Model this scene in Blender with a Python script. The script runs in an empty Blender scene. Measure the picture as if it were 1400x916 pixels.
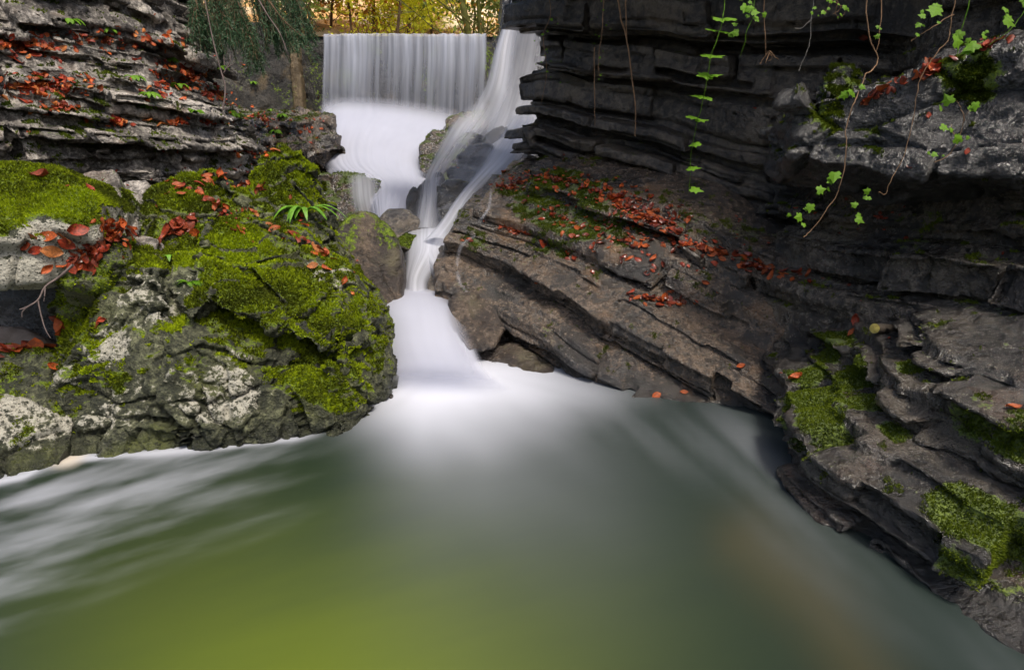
import bpy, bmesh, math, time
import numpy as np
from mathutils import Vector, Matrix

R = math.radians
SC = bpy.context.scene
COL = SC.collection
T0 = time.time()

# ------------------------------------------------------------------ camera
FPX, CH = 1400 * 20 / 36.0, 1.3
PITCH = R(16.3)
cam_d = bpy.data.cameras.new('camera')
cam_d.lens = 20; cam_d.sensor_width = 36; cam_d.clip_end = 500; cam_d.clip_start = 0.02
cam = bpy.data.objects.new('camera', cam_d); COL.objects.link(cam)
cam.location = (0, 0, CH); cam.rotation_euler = (R(90) - PITCH, 0, 0)
SC.camera = cam
FW = np.array((0, math.cos(PITCH), -math.sin(PITCH))); UPV = np.array((0, math.sin(PITCH), math.cos(PITCH)))

def ray(px, py):
    d = FW + (px - 700) / FPX * np.array((1., 0, 0)) + (458 - py) / FPX * UPV
    return d

def W(px, py, Y):
    """the point at distance Y in front of the tripod seen in that direction"""
    d = ray(px, py)
    return np.array((0, 0, CH)) + d * (Y / d[1])

def WZ(px, py, z=0.0):
    d = ray(px, py)
    return np.array((0, 0, CH)) + d * ((z - CH) / d[2])

def proj(p):
    """inverse: picture position of world points (for choosing where foam and moss lie)"""
    q = np.asarray(p, float) - np.array((0, 0, CH))
    dep = q @ FW
    dep = np.where(dep < .05, .05, dep)
    return 700 + FPX * q[..., 0] / dep, 458 - FPX * (q @ UPV) / dep

# ------------------------------------------------------------------ noise
_pr = np.random.default_rng(11)
_perm = _pr.permutation(256).astype(np.int32)
_perm = np.concatenate([_perm, _perm, _perm])
_g = _pr.normal(size=(256, 3)); _g /= np.linalg.norm(_g, axis=1)[:, None]; _g = _g.astype(np.float32)

def perlin(p):
    p = np.asarray(p, np.float32)
    i = np.floor(p).astype(np.int32); f = p - i; i &= 255
    u = f * f * f * (f * (f * 6 - 15) + 10)
    out = 0
    for dx in (0, 1):
        wx = u[:, 0] if dx else 1 - u[:, 0]
        for dy in (0, 1):
            wy = u[:, 1] if dy else 1 - u[:, 1]
            for dz in (0, 1):
                wz = u[:, 2] if dz else 1 - u[:, 2]
                h = _perm[_perm[_perm[i[:, 0] + dx] + ((i[:, 1] + dy) & 255)] + ((i[:, 2] + dz) & 255)]
                g = _g[h]
                out = out + wx * wy * wz * (g[:, 0] * (f[:, 0] - dx) + g[:, 1] * (f[:, 1] - dy) + g[:, 2] * (f[:, 2] - dz))
    return out * 1.5

def fbm(p, scale, octv=4, gain=.5, seed=0.0):
    p = np.asarray(p, np.float32) * scale + seed * 17.31
    a, s = 1.0, 0
    for k in range(octv):
        s = s + a * perlin(p); p = p * 2.03 + 5.1; a *= gain
    return s

def ridged(p, scale, octv=4, seed=0.0):
    p = np.asarray(p, np.float32) * scale + seed * 9.7
    a, s = 1.0, 0
    for k in range(octv):
        s = s + a * (1 - 2 * np.abs(perlin(p))); p = p * 2.1 + 3.3; a *= .5
    return s

def _rnd(h, k):
    h = (h.astype(np.int64) * 73856093 + k * 19349663) & 0xFFFFFF
    h = ((h ^ (h >> 11)) * 83492791) & 0xFFFFFF
    return ((h ^ (h >> 7)) & 0xFFFF).astype(np.float32) / 65535.0

def cells(p, scale, seed=0.0, aniso=(1, 1, 1)):
    """nearest and second nearest distance, cell centre and cell hash (broken rock)"""
    q = (np.asarray(p, np.float32) * scale * np.array(aniso, np.float32) + seed * 7.77).astype(np.float32)
    b = np.floor(q).astype(np.int32)
    n = len(q); d1 = np.full(n, 9., np.float32); d2 = d1.copy(); c1 = np.zeros((n, 3), np.float32); h1 = np.zeros(n, np.int32)
    for dx in (-1, 0, 1):
        for dy in (-1, 0, 1):
            for dz in (-1, 0, 1):
                c = b + np.array((dx, dy, dz), np.int32); cc = c & 255
                h = _perm[_perm[_perm[cc[:, 0]] + cc[:, 1]] + cc[:, 2]] * 7 + cc[:, 0] * 3 + cc[:, 1] * 5 + cc[:, 2]
                fp = c + np.stack([_rnd(h, 1), _rnd(h, 2), _rnd(h, 3)], 1) * .9 + .05
                d = np.linalg.norm(fp - q, axis=1)
                m = d < d1
                d2 = np.where(m, d1, np.minimum(d2, d))
                d1 = np.where(m, d, d1); c1[m] = fp[m]; h1 = np.where(m, h, h1)
    return d1, d2, q - c1, h1

def sm(x, a, b):
    t = np.clip((x - a) / (b - a), 0, 1)
    return t * t * (3 - 2 * t)

# ------------------------------------------------------------------ mesh plumbing
def make_mesh(name, V, F, mats=(), attrs=None, smooth=True, mat_idx=None):
    """F: int array (n,3) or (n,4)"""
    V = np.ascontiguousarray(V, np.float32); F = np.ascontiguousarray(F, np.int32)
    me = bpy.data.meshes.new(name)
    n, k = F.shape
    me.vertices.add(len(V)); me.vertices.foreach_set('co', V.ravel())
    me.loops.add(n * k); me.loops.foreach_set('vertex_index', F.ravel())
    me.polygons.add(n); me.polygons.foreach_set('loop_start', np.arange(0, n * k, k, dtype=np.int32))
    me.update(calc_edges=True)
    me.polygons.foreach_set('use_smooth', np.full(n, smooth))
    for m in mats: me.materials.append(m)
    if mat_idx is not None: me.polygons.foreach_set('material_index', np.asarray(mat_idx, np.int32))
    for k_, v in (attrs or {}).items():
        a = me.attributes.new(k_, 'FLOAT', 'POINT'); a.data.foreach_set('value', np.ascontiguousarray(v, np.float32))
    return me

def link(name, me, loc=None, parent=None, label=None, cat=None, group=None, kind=None):
    o = bpy.data.objects.new(name, me); COL.objects.link(o)
    if loc is not None: o.location = loc
    if parent is not None: o.parent = parent
    if label: o['label'] = label
    if cat: o['category'] = cat
    if group: o['group'] = group
    if kind: o['kind'] = kind
    return o

def remesh(V, F, voxel, smooth_it=2, size_mesh=None):
    me = bpy.data.meshes.new('tmp')
    if isinstance(F, np.ndarray): me = make_mesh('tmp', V, F)
    else:
        me.from_pydata([tuple(v) for v in V], [], F)
    o = bpy.data.objects.new('tmp', me); COL.objects.link(o)
    md = o.modifiers.new('r', 'REMESH'); md.mode = 'VOXEL'; md.voxel_size = voxel
    dg = bpy.context.evaluated_depsgraph_get(); ev = o.evaluated_get(dg); m2 = ev.to_mesh()
    nv, nf, nl = len(m2.vertices), len(m2.polygons), len(m2.loops)
    v = np.empty(nv * 3, np.float32); m2.vertices.foreach_get('co', v); v = v.reshape(-1, 3)
    li = np.empty(nl, np.int32); m2.loops.foreach_get('vertex_index', li)
    f = li.reshape(-1, 4)
    ev.to_mesh_clear(); bpy.data.objects.remove(o); bpy.data.meshes.remove(me)
    for _ in range(smooth_it): v = lap(v, f)
    return v, f

def edges_of(f):
    k = f.shape[1]
    return np.concatenate([np.stack([f[:, i], f[:, (i + 1) % k]], 1) for i in range(k)])

def lap(v, f, w=.6):
    e = edges_of(f); n = len(v)
    cnt = np.bincount(e[:, 0], minlength=n) + np.bincount(e[:, 1], minlength=n)
    s = np.stack([np.bincount(e[:, 0], v[e[:, 1], k], n) + np.bincount(e[:, 1], v[e[:, 0], k], n) for k in range(3)], 1)
    return (v * (1 - w) + w * s / np.maximum(cnt, 1)[:, None]).astype(np.float32)

def normals(v, f):
    a, b, c = v[f[:, 0]], v[f[:, 1]], v[f[:, 2]]
    fn = np.cross(b - a, c - a)
    if f.shape[1] == 4: fn = fn + np.cross(c - a, v[f[:, 3]] - a)
    n = np.zeros_like(v)
    for k in range(f.shape[1]):
        for j in range(3): n[:, j] += np.bincount(f[:, k], fn[:, j], len(v))
    return n / np.maximum(np.linalg.norm(n, axis=1), 1e-9)[:, None]

BOXF = np.array([(0, 3, 2, 1), (4, 5, 6, 7), (0, 1, 5, 4), (1, 2, 6, 5), (2, 3, 7, 6), (3, 0, 4, 7)])

def hull(points):
    bm = bmesh.new()
    for p in points: bm.verts.new(p)
    r = bmesh.ops.convex_hull(bm, input=bm.verts)
    dead = [g for g in r['geom_interior'] + r['geom_unused'] if isinstance(g, bmesh.types.BMVert)]
    bmesh.ops.delete(bm, geom=list(set(dead)), context='VERTS')
    bmesh.ops.recalc_face_normals(bm, faces=bm.faces)
    bm.verts.index_update()
    v = [tuple(x.co) for x in bm.verts]; f = [[q.index for q in x.verts] for x in bm.faces]
    bm.free(); return v, f

def chunks_mesh(chunks):
    """chunks: list of (points [(px,py,Y)...], back) or raw world points with back None"""
    V, F = [], []
    for pts, back in chunks:
        if back is None: P = [np.array(p, float) for p in pts]
        else:
            P = [W(*p) for p in pts]
            P = P + [p + np.array((0.08 * (p[0]), back, -.12)) for p in P]
        v, f = hull(P); o = len(V); V += v; F += [[i + o for i in q] for q in f]
    return V, F

def break_up(v, f, facets=(), noise=(), cracks=(), seed=0, nrm=None, ridge=(), flute=None):
    """displace along the normals: tilted facets, fractal noise, cracks"""
    n = normals(v, f) if nrm is None else nrm
    d = np.zeros(len(v), np.float32)
    for sc, amp, an in facets:
        d1, d2, off, h = cells(v, sc, seed, an)
        g = np.stack([_rnd(h, 5), _rnd(h, 6), _rnd(h, 7)], 1) * 2 - 1
        d += amp * ((off * g).sum(1) + (_rnd(h, 8) - .5) * .8)
        d -= amp * .7 * (1 - sm(d2 - d1, 0, .09))
    for sc, amp, oc in noise: d += amp * fbm(v, sc, oc, .52, seed)
    for sc, amp, oc in ridge: d += amp * (ridged(v, sc, oc, seed) - .8)
    if flute: d += flute[1] * perlin(v * np.array((flute[0], flute[0], flute[0] * .14), np.float32) + seed)
    for sc, amp, w in cracks:
        d -= amp * (1 - sm(np.abs(perlin(v * sc + seed)), 0, w))
    return (v + n * d[:, None]).astype(np.float32)

def strata(layers, path, tilt, dip, voxel, seed, lrange=(.3, .9), jit=.05, gap=.012, deep=.9, s1=None, zoff=0, smooth_it=2, corner=.02, crevice=.1, lam=(.06, .03, .35)):
    """bedded rock: every bed is cut into blocks; beds (t0,t1,d,smin,smax) are laid flat in bed space, then bent along path"""
    rg = np.random.default_rng(seed)
    P = np.array(path, float); seg = np.linalg.norm(np.diff(P, axis=0), axis=1); S = np.concatenate([[0], np.cumsum(seg)])
    ss = np.linspace(0, S[-1], 200); px = np.interp(ss, S, P[:, 0]); py = np.interp(ss, S, P[:, 1])
    kern = np.ones(25) / 25; pad = lambda a: np.convolve(np.concatenate([2 * a[0] - a[12:0:-1], a, 2 * a[-1] - a[-2:-14:-1]]), kern, 'valid')
    px, py = pad(px), pad(py)
    tx, ty = np.gradient(px), np.gradient(py); L = np.hypot(tx, ty); nx, ny = ty / L, -tx / L
    V, F = [], []
    for lay in layers:
        t0, t1, d0, a, b = lay[:5]
        lr = lay[5] if len(lay) > 5 else lrange
        # core behind the blocks
        segs = np.linspace(a + .03, b, max(2, int((b - a) / .5) + 1))
        for i in range(len(segs) - 1):
            dd = d0(.5 * (segs[i] + segs[i + 1])) if callable(d0) else d0
            x0, x1 = segs[i] - .01, segs[i + 1] + .01; q = dd - crevice
            o = len(V)
            V += [(x0, -deep, t0 - .01), (x1, -deep, t0 - .01), (x1, q, t0 - .01), (x0, q, t0 - .01), (x0, -deep, t1 + .01), (x1, -deep, t1 + .01), (x1, q, t1 + .01), (x0, q, t1 + .01)]
            F += [tuple(int(k) + o for k in q_) for q_ in BOXF]
        s = a + rg.uniform(-.05, .05)
        while s < b:
            ln = rg.uniform(*lr); e = min(s + ln, b)
            if e - s < .08: break
            dd = (d0(.5 * (s + e)) if callable(d0) else d0) + rg.normal(0, jit)
            g = gap * rg.uniform(.3, 1.6); hg = gap * rg.uniform(.2, 1.3)
            j = lambda c=corner: rg.uniform(-c, c)
            o = len(V); sl = rg.uniform(-.04, .04); tw = rg.uniform(-.5, 1) * corner
            V += [(s + g, -deep, t0 + hg), (e - g, -deep, t0 + hg), (e - g + j(), dd + sl - tw + j(), t0 + hg + abs(j())), (s + g + j(), dd - sl - tw + j(), t0 + hg + abs(j())),
                  (s + g, -deep, t1 - hg), (e - g, -deep, t1 - hg), (e - g + j(), dd + sl + j(), t1 - hg - abs(j())), (s + g + j(), dd - sl + j(), t1 - hg - abs(j()))]
            F += [tuple(int(k) + o for k in q_) for q_ in BOXF]
            s = e
    V = np.array(V); F = np.array(F)
    v, f = remesh(V, F, voxel, smooth_it)
    # bend
    nb = normals(v, f); nb = -nb if (nb[:, 1] * (v[:, 1] - v[:, 1].mean())).sum() < 0 else nb
    lt, la_, ls = lam; fr = np.clip(nb[:, 1] * 1.6, 0, 1) * (v[:, 1] > -deep * .9)
    tw_ = v[:, 2] + .012 * perlin(v * np.array((1.7, .3, 2.)) + seed) + .022 * perlin(v * np.array((.6, .2, 3.)) + seed + 3)
    # uneven thin beds: warped bed coordinate, each bed broken by joints of its own
    tq = tw_ / lt + 1.1 * np.sin(tw_ * 17 + seed) * .5; kb = np.floor(tq).astype(np.int64) + 5000; ft = tq - np.floor(tq)
    sj = v[:, 0] / ls + _rnd(kb, 3) * 9 + .25 * perlin(v * 2.3 + seed); kj = np.floor(sj).astype(np.int64) + 900; fj = sj - np.floor(sj)
    hh = kb * 131 + kj * 17
    off = (_rnd(kb, 1) - .5) * 1.1 + (_rnd(hh, 2) - .5) * 1.5 + ((_rnd(hh, 4) - .5) * (fj - .5) + (_rnd(hh, 6) - .5) * (ft - .5)) * 1.0
    off -= .9 * (1 - sm(np.minimum(ft, 1 - ft) * lt, .0, .009)) * (_rnd(kb, 9) > .25) + .8 * (1 - sm(np.minimum(fj, 1 - fj) * ls, 0, .012)) * (_rnd(hh, 8) > .5)
    v = v.copy(); v[:, 1] += la_ * off * fr
    s, d, t = v[:, 0], v[:, 1], v[:, 2]
    wob = np.stack([s, d, t], 1)
    t = t + .05 * perlin(wob * np.array((1.1, .5, .5)) + seed) + .018 * perlin(wob * np.array((4., 1, 1)) + seed)
    d = d + .07 * perlin(wob * np.array((1.4, .3, .8)) + seed + 9)
    sc = np.clip(s, 0, S[-1]); ex = s - sc
    X = np.interp(sc, ss, px); Y = np.interp(sc, ss, py); NX = np.interp(sc, ss, nx); NY = np.interp(sc, ss, ny)
    nl = np.hypot(NX, NY); NX, NY = NX / nl, NY / nl
    out = np.stack([X + NX * d - NY * ex, Y + NY * d + NX * ex, t + zoff - tilt * d - dip(s, t)], 1).astype(np.float32)
    if np.cross(np.r_[px[1] - px[0], py[1] - py[0], 0], np.r_[nx[0], ny[0], 0])[2] < 0: f = f[:, ::-1]
    return out, f
# ------------------------------------------------------------------ materials
class NT:
    def __init__(s, name):
        s.m = bpy.data.materials.new(name); s.m.use_nodes = True; s.t = s.m.node_tree; s.t.nodes.clear()
        s.out = s.t.nodes.new('ShaderNodeOutputMaterial')
    def n(s, typ, **kw):
        nd = s.t.nodes.new(typ)
        for k, v in kw.items():
            if k.startswith('i_'): nd.inputs[int(k[2:]) if k[2:].isdigit() else k[2:].replace('_', ' ')].default_value = v
            else: setattr(nd, k, v)
        return nd
    def l(s, a, b): s.t.links.new(a, b)
    def math(s, op, a, b=None, c=None, clamp=False):
        nd = s.n('ShaderNodeMath', operation=op, use_clamp=clamp)
        for i, x in enumerate((a, b, c)):
            if x is None: continue
            if isinstance(x, (int, float)): nd.inputs[i].default_value = x
            else: s.l(x, nd.inputs[i])
        return nd.outputs[0]
    def noise(s, scale, detail=4, rough=.55, vec=None, dist=0.0):
        nd = s.n('ShaderNodeTexNoise'); nd.inputs['Scale'].default_value = scale; nd.inputs['Detail'].default_value = detail
        nd.inputs['Roughness'].default_value = rough; nd.inputs['Distortion'].default_value = dist
        s.l(vec if vec is not None else s.obj(), nd.inputs['Vector']); return nd.outputs['Fac']
    def obj(s):
        if not hasattr(s, '_tc'): s._tc = s.n('ShaderNodeTexCoord')
        return s._tc.outputs['Object']
    def mapped(s, scale):
        mp = s.n('ShaderNodeMapping'); mp.inputs['Scale'].default_value = scale; s.l(s.obj(), mp.inputs['Vector']); return mp.outputs[0]
    def attr(s, name): return s.n('ShaderNodeAttribute', attribute_name=name).outputs['Fac']
    def step(s, x, a, b):
        nd = s.n('ShaderNodeMapRange', interpolation_type='SMOOTHSTEP'); s.l(x, nd.inputs[0])
        nd.inputs[1].default_value = a; nd.inputs[2].default_value = b; return nd.outputs[0]
    def mix(s, f, a, b):
        nd = s.n('ShaderNodeMix', data_type='RGBA')
        if isinstance(f, (int, float)): nd.inputs[0].default_value = f
        else: s.l(f, nd.inputs[0])
        for i, x in ((6, a), (7, b)):
            if isinstance(x, tuple): nd.inputs[i].default_value = (*x, 1)
            else: s.l(x, nd.inputs[i])
        return nd.outputs[2]
    def fmix(s, f, a, b):
        nd = s.n('ShaderNodeMix', data_type='FLOAT')
        for i, x in ((0, f), (2, a), (3, b)):
            if isinstance(x, (int, float)): nd.inputs[i].default_value = x
            else: s.l(x, nd.inputs[i])
        return nd.outputs[0]
    def bump(s, h, strength, dist, prev=None):
        nd = s.n('ShaderNodeBump'); nd.inputs['Strength'].default_value = strength; nd.inputs['Distance'].default_value = dist
        s.l(h, nd.inputs['Height'])
        if prev is not None: s.l(prev, nd.inputs['Normal'])
        return nd.outputs[0]
    def bsdf(s, col, rough=.7, nrm=None, spec=.5, alpha=None, **kw):
        b = s.n('ShaderNodeBsdfPrincipled')
        if isinstance(col, tuple): b.inputs['Base Color'].default_value = (*col, 1)
        else: s.l(col, b.inputs['Base Color'])
        for k, x in (('Roughness', rough), ('Specular IOR Level', spec), ('Alpha', alpha)):
            if x is None: continue
            if isinstance(x, (int, float)): b.inputs[k].default_value = x
            else: s.l(x, b.inputs[k])
        if nrm is not None: s.l(nrm, b.inputs['Normal'])
        for k, x in kw.items(): b.inputs[k.replace('_', ' ')].default_value = x
        s.l(b.outputs[0], s.out.inputs[0]); return b

def rock_mat(name, dark, mid, pale, rough_dry=.8, rough_wet=.3, spec=.5, speck=.5, brown=None, mossA=(.05, .085, .006), mossB=(.17, .24, .012), bumpd=.012, streak=False):
    t = NT(name)
    nf = t.noise(24, 6, .68); n3 = t.noise(85, 3, .6)
    tone = t.math('ADD', t.attr('tone'), t.math('MULTIPLY', t.math('SUBTRACT', nf, .5), 2.6))
    c = t.mix(t.step(tone, .2, .8), dark, mid)
    if brown: c = t.mix(t.step(t.math('ADD', t.attr('hue'), t.math('MULTIPLY', t.math('SUBTRACT', n3, .5), .6)), .45, .75), c, brown)
    c = t.mix(t.math('MULTIPLY', t.step(t.math('ADD', tone, t.math('MULTIPLY', n3, .3)), .85, 1.05), .6), c, tuple(min(.8, x * 1.7) for x in mid))
    c = t.mix(t.math('MULTIPLY', t.step(n3, .54, .62), speck), c, tuple(x * .35 for x in dark))
    pf = t.math('ADD', t.attr('pale'), t.math('MULTIPLY', t.math('SUBTRACT', nf, .5), 1.5))
    pf = t.math('MULTIPLY', t.step(pf, .4, .55), t.step(n3, .66, .54))
    c = t.mix(pf, c, pale)
    mo = t.math('ADD', t.attr('moss'), t.math('MULTIPLY', t.math('SUBTRACT', nf, .5), 1.5))
    mf = t.step(mo, .42, .58)
    mc = t.mix(t.step(n3, .35, .65), mossA, mossB)
    c = t.mix(mf, c, mc)
    rg = t.fmix(t.attr('wet'), rough_dry, rough_wet)
    rg = t.math('ADD', rg, t.math('MULTIPLY', t.math('SUBTRACT', nf, .5), .5), clamp=True)
    rg = t.fmix(mf, rg, .9)
    h = t.math('ADD', nf, t.math('MULTIPLY', n3, .32))
    if streak: h = t.math('ADD', h, t.math('MULTIPLY', t.noise(1, 4, .6, t.mapped((34, 34, 5))), .7))
    b = t.bump(h, 1.0, bumpd * 2.0)
    pb = t.bsdf(c, rg, b, spec=spec)
    if rough_wet < .25:      # a running film of water over the stone
        b2 = t.bump(t.math('ADD', n3, t.math('MULTIPLY', nf, 1.2)), 1.0, .045)
        t.l(b2, pb.inputs['Coat Normal']); pb.inputs['Coat Roughness'].default_value = .12
        dry = t.math('SUBTRACT', 1.0, mf)
        t.l(t.math('MULTIPLY', t.math('MULTIPLY', t.attr('wet'), dry), t.step(nf, .38, .58)), pb.inputs['Coat Weight'])
    return t.m

M = {}
M['boulder'] = rock_mat('mossy_limestone', (.025, .028, .014), (.12, .125, .068), (.44, .42, .35), speck=.8, bumpd=.016, brown=(.09, .10, .03), mossA=(.05, .08, .004), mossB=(.16, .22, .008))
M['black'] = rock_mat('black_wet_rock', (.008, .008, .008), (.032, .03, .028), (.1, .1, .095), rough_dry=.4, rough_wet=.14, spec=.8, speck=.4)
M['grey'] = rock_mat('grey_limestone', (.085, .075, .065), (.38, .345, .305), (.55, .52, .48), speck=.6, brown=(.20, .155, .12), bumpd=.018, mossA=(.03, .05, .008), mossB=(.10, .14, .02), rough_dry=.75)
M['dark'] = rock_mat('dark_wet_rock', (.014, .011, .009), (.088, .07, .05), (.24, .22, .19), rough_dry=.5, rough_wet=.2, speck=.4, spec=.8, brown=(.11, .085, .055), mossA=(.03, .045, .006), mossB=(.09, .12, .012))
M['slab'] = rock_mat('wet_slab_rock', (.018, .014, .010), (.098, .068, .044), (.3, .28, .25), rough_dry=.4, rough_wet=.14, spec=.9, speck=.6, brown=(.165, .095, .045), mossA=(.025, .04, .008), mossB=(.08, .11, .014))
M['ledge'] = rock_mat('dripping_ledge_rock', (.013, .011, .009), (.05, .041, .03), (.18, .17, .15), rough_dry=.35, rough_wet=.10, spec=.9, speck=.5, brown=(.075, .05, .035), mossA=(.035, .055, .006), mossB=(.12, .17, .01), streak=True)
M['brown'] = rock_mat('brown_river_stone', (.03, .022, .018), (.09, .065, .045), (.16, .15, .12), rough_dry=.5, rough_wet=.22, speck=.5, brown=(.10, .085, .05))

def simple(name, col, rough=.7, var=.3, scale=8, spec=.4, bump=0, tr=None, tint=False):
    t = NT(name)
    c = t.mix(t.step(t.noise(scale, 4, .6), .3, .7), tuple(x * (1 - var) for x in col), tuple(min(1, x * (1 + var)) for x in col))
    if tint:
        a = t.attr('tint'); c = t.mix(a, c, tint)
    nb = t.bump(t.noise(scale * 4, 4), .6, bump) if bump else None
    b = t.bsdf(c, rough, nb, spec=spec)
    if tr:
        tl = t.n('ShaderNodeBsdfTranslucent'); t.l(c, tl.inputs['Color'])
        mx = t.n('ShaderNodeMixShader'); mx.inputs[0].default_value = tr
        t.l(b.outputs[0], mx.inputs[1]); t.l(tl.outputs[0], mx.inputs[2]); t.l(mx.outputs[0], t.out.inputs[0])
    return t.m
def leafmat(name, col, rough, spec=.4):
    t = NT(name); oi = t.n('ShaderNodeObjectInfo')
    c = t.mix(t.step(t.noise(9, 4, .65), .32, .68), tuple(x * .45 for x in col), tuple(min(1, x * 1.5) for x in col))
    c = t.mix(t.math('MULTIPLY', oi.outputs['Random'], .45), c, (.13, .055, .022))
    c = t.mix(t.math('MULTIPLY', t.step(t.noise(31, 3, .6), .55, .62), .5), c, (.05, .02, .012))
    b = t.bsdf(c, rough, None, spec=spec); tl = t.n('ShaderNodeBsdfTranslucent'); t.l(c, tl.inputs['Color'])
    mx = t.n('ShaderNodeMixShader'); mx.inputs[0].default_value = .15
    t.l(b.outputs[0], mx.inputs[1]); t.l(tl.outputs[0], mx.inputs[2]); t.l(mx.outputs[0], t.out.inputs[0]); return t.m
M['leaf_orange'] = leafmat('rust_leaf', (.40, .075, .012), .6)
M['leaf_red'] = leafmat('red_leaf', (.27, .03, .01), .55)
M['leaf_pale'] = leafmat('pale_orange_leaf', (.46, .15, .035), .65)
M['leaf_wet'] = leafmat('dark_wet_leaf', (.19, .022, .01), .25, .7)
LEAFM = [M['leaf_orange'], M['leaf_red'], M['leaf_pale'], M['leaf_wet']]
M['moss_blade'] = simple('moss_blade', (.06, .075, .006), .8, .4, 5, spec=.15, tr=.35, tint=(.34, .43, .008))
M['moss_dim'] = simple('olive_moss_blade', (.05, .075, .005), .8, .4, 5, spec=.15, tr=.3, tint=(.13, .17, .01))
M['ivy'] = simple('fresh_green_leaf', (.15, .32, .012), .6, .35, 40, tr=.45)
M['fern'] = simple('fern_green', (.16, .36, .03), .45, .3, 30, tr=.35)
M['needle'] = simple('spruce_needle', (.03, .07, .03), .5, .4, 4, tr=.2, tint=(.05, .12, .05))
M['vine'] = simple('vine_stem', (.22, .13, .07), .8, .3, 20)
M['vine_grey'] = simple('grey_vine_stem', (.3, .28, .25), .8, .3, 20)
M['twig'] = simple('dead_twig', (.16, .12, .11), .8, .3, 20)
M['bark'] = simple('tree_bark', (.09, .055, .03), .9, .4, 6, bump=.02)
M['bark_moss'] = simple('mossy_bark', (.10, .10, .02), .9, .4, 6, bump=.02)
M['sand'] = simple('silt_sand', (.15, .12, .10), .85, .2, 12, bump=.01)
M['log_end'] = simple('cut_log_end', (.34, .28, .07), .6, .35, 60)
M['log_bark'] = simple('log_bark', (.05, .04, .03), .7, .3, 20, bump=.01)
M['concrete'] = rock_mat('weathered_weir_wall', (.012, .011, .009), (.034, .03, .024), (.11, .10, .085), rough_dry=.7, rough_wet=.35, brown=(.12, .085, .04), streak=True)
M['pier'] = rock_mat('ochre_pier_face', (.10, .07, .035), (.18, .13, .07), (.34, .3, .22), rough_dry=.8, streak=True)
# ------------------------------------------------------------------ rocks
ROCKS = {}
def blob(v, spots):
    m = np.zeros(len(v), np.float32)
    for px, py, Y, r in spots:
        d = np.linalg.norm(v - W(px, py, Y).astype(np.float32), axis=1)
        m = np.maximum(m, 1 - sm(d, r * .55, r * 1.15))
    return m

def add_rock(name, v, f, mat, label, cat, moss=None, pale=None, wet=None, group=None, kind=None, key=None):
    loc = np.array((v[:, 0].mean(), v[:, 1].mean(), v[:, 2].min()), np.float32)
    n = normals(v, f)
    at = dict(moss=moss if moss is not None else np.zeros(len(v)), pale=pale if pale is not None else np.zeros(len(v)), wet=wet if wet is not None else np.zeros(len(v)),
              tone=.5 + .45 * fbm(v, 2.3, 4, .6, 3), hue=.35 + .4 * fbm(v, 3.1, 4, .6, 8))
    k = sm(v[:, 2] + .03 * fbm(v, 5, 3), .02, .15)      # tide line: bare, dark and wet just above the pool
    for q in ('moss', 'pale'): at[q] = at[q] * k
    at['tone'] = at['tone'] * (.35 + .65 * k); at['wet'] = np.maximum(at['wet'], 1 - k)
    me = make_mesh(name, v - loc, f, [mat], at)
    o = link(name, me, tuple(loc), None, label, cat, group, kind)
    ROCKS[key or label] = dict(o=o, v=v, f=f, n=n, **at)
    return o

# ---- the big mossy boulder
def chunk(back, *p): return (p, back)
big = [
    chunk(.7, (92, 660, 2.46), (112, 660, 2.40), (218, 650, 2.42), (240, 640, 2.5), (228, 455, 2.62), (212, 372, 2.80), (180, 372, 2.82), (165, 400, 2.74), (130, 480, 2.62), (85, 500, 2.66), (68, 425, 2.92), (100, 395, 3.0), (150, 345, 3.15), (200, 328, 3.2)),
    chunk(.8, (222, 650, 2.43), (400, 640, 2.52), (470, 620, 2.64), (505, 600, 2.76), (232, 456, 2.60), (330, 506, 2.60), (465, 572, 2.68), (228, 398, 2.9), (300, 420, 3.05), (460, 465, 3.15), (522, 500, 3.12)),
    chunk(.6, (268, 318, 3.05), (262, 392, 2.82), (300, 422, 2.76), (380, 446, 2.80), (470, 482, 2.88), (510, 468, 3.04), (512, 436, 3.2), (470, 362, 3.5), (420, 312, 3.6), (330, 296, 3.35), (290, 298, 3.2)),
    chunk(.9, (455, 590, 2.70), (490, 620, 2.74), (528, 575, 3.0), (532, 505, 3.15), (512, 430, 3.3), (470, 370, 3.55), (440, 400, 3.2), (450, 500, 2.9), (500, 480, 3.0)),
    chunk(.5, (192, 275, 3.45), (205, 250, 3.6), (245, 236, 3.72), (290, 240, 3.8), (310, 300, 3.4), (268, 352, 3.1), (215, 372, 3.1), (190, 335, 3.3)),
    chunk(.6, (346, 234, 3.95), (360, 208, 4.05), (386, 200, 4.1), (412, 222, 4.1), (437, 268, 4.0), (444, 330, 3.8), (400, 330, 3.6), (350, 280, 3.75)),
    chunk(.5, (300, 272, 3.75), (318, 258, 3.85), (345, 262, 3.9), (370, 285, 3.75), (380, 330, 3.5), (300, 320, 3.3), (285, 285, 3.5)),
    chunk(.5, (380, 300, 3.72), (440, 300, 3.85), (470, 360, 3.62), (500, 410, 3.42), (440, 420, 3.2), (350, 350, 3.3)),
    chunk(.3, (232, 392, 2.84), (292, 400, 2.78), (300, 350, 3.05), (240, 345, 3.06), (262, 440, 2.66)),
    chunk(.35, (446, 500, 2.80), (470, 492, 2.84), (508, 505, 2.96), (512, 550, 2.88), (480, 600, 2.72), (452, 575, 2.72)),
]
V, F = chunks_mesh(big); v, f = remesh(V, F, .0095, 3)
v = break_up(v, f, facets=((2.6, .035, (1, 1, .8)),), noise=((2.2, .018, 3),), cracks=((1.5, .03, .03),), seed=3)
n0 = normals(v, f); bare = 1 - sm(n0[:, 2], .1, .55)
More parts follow.
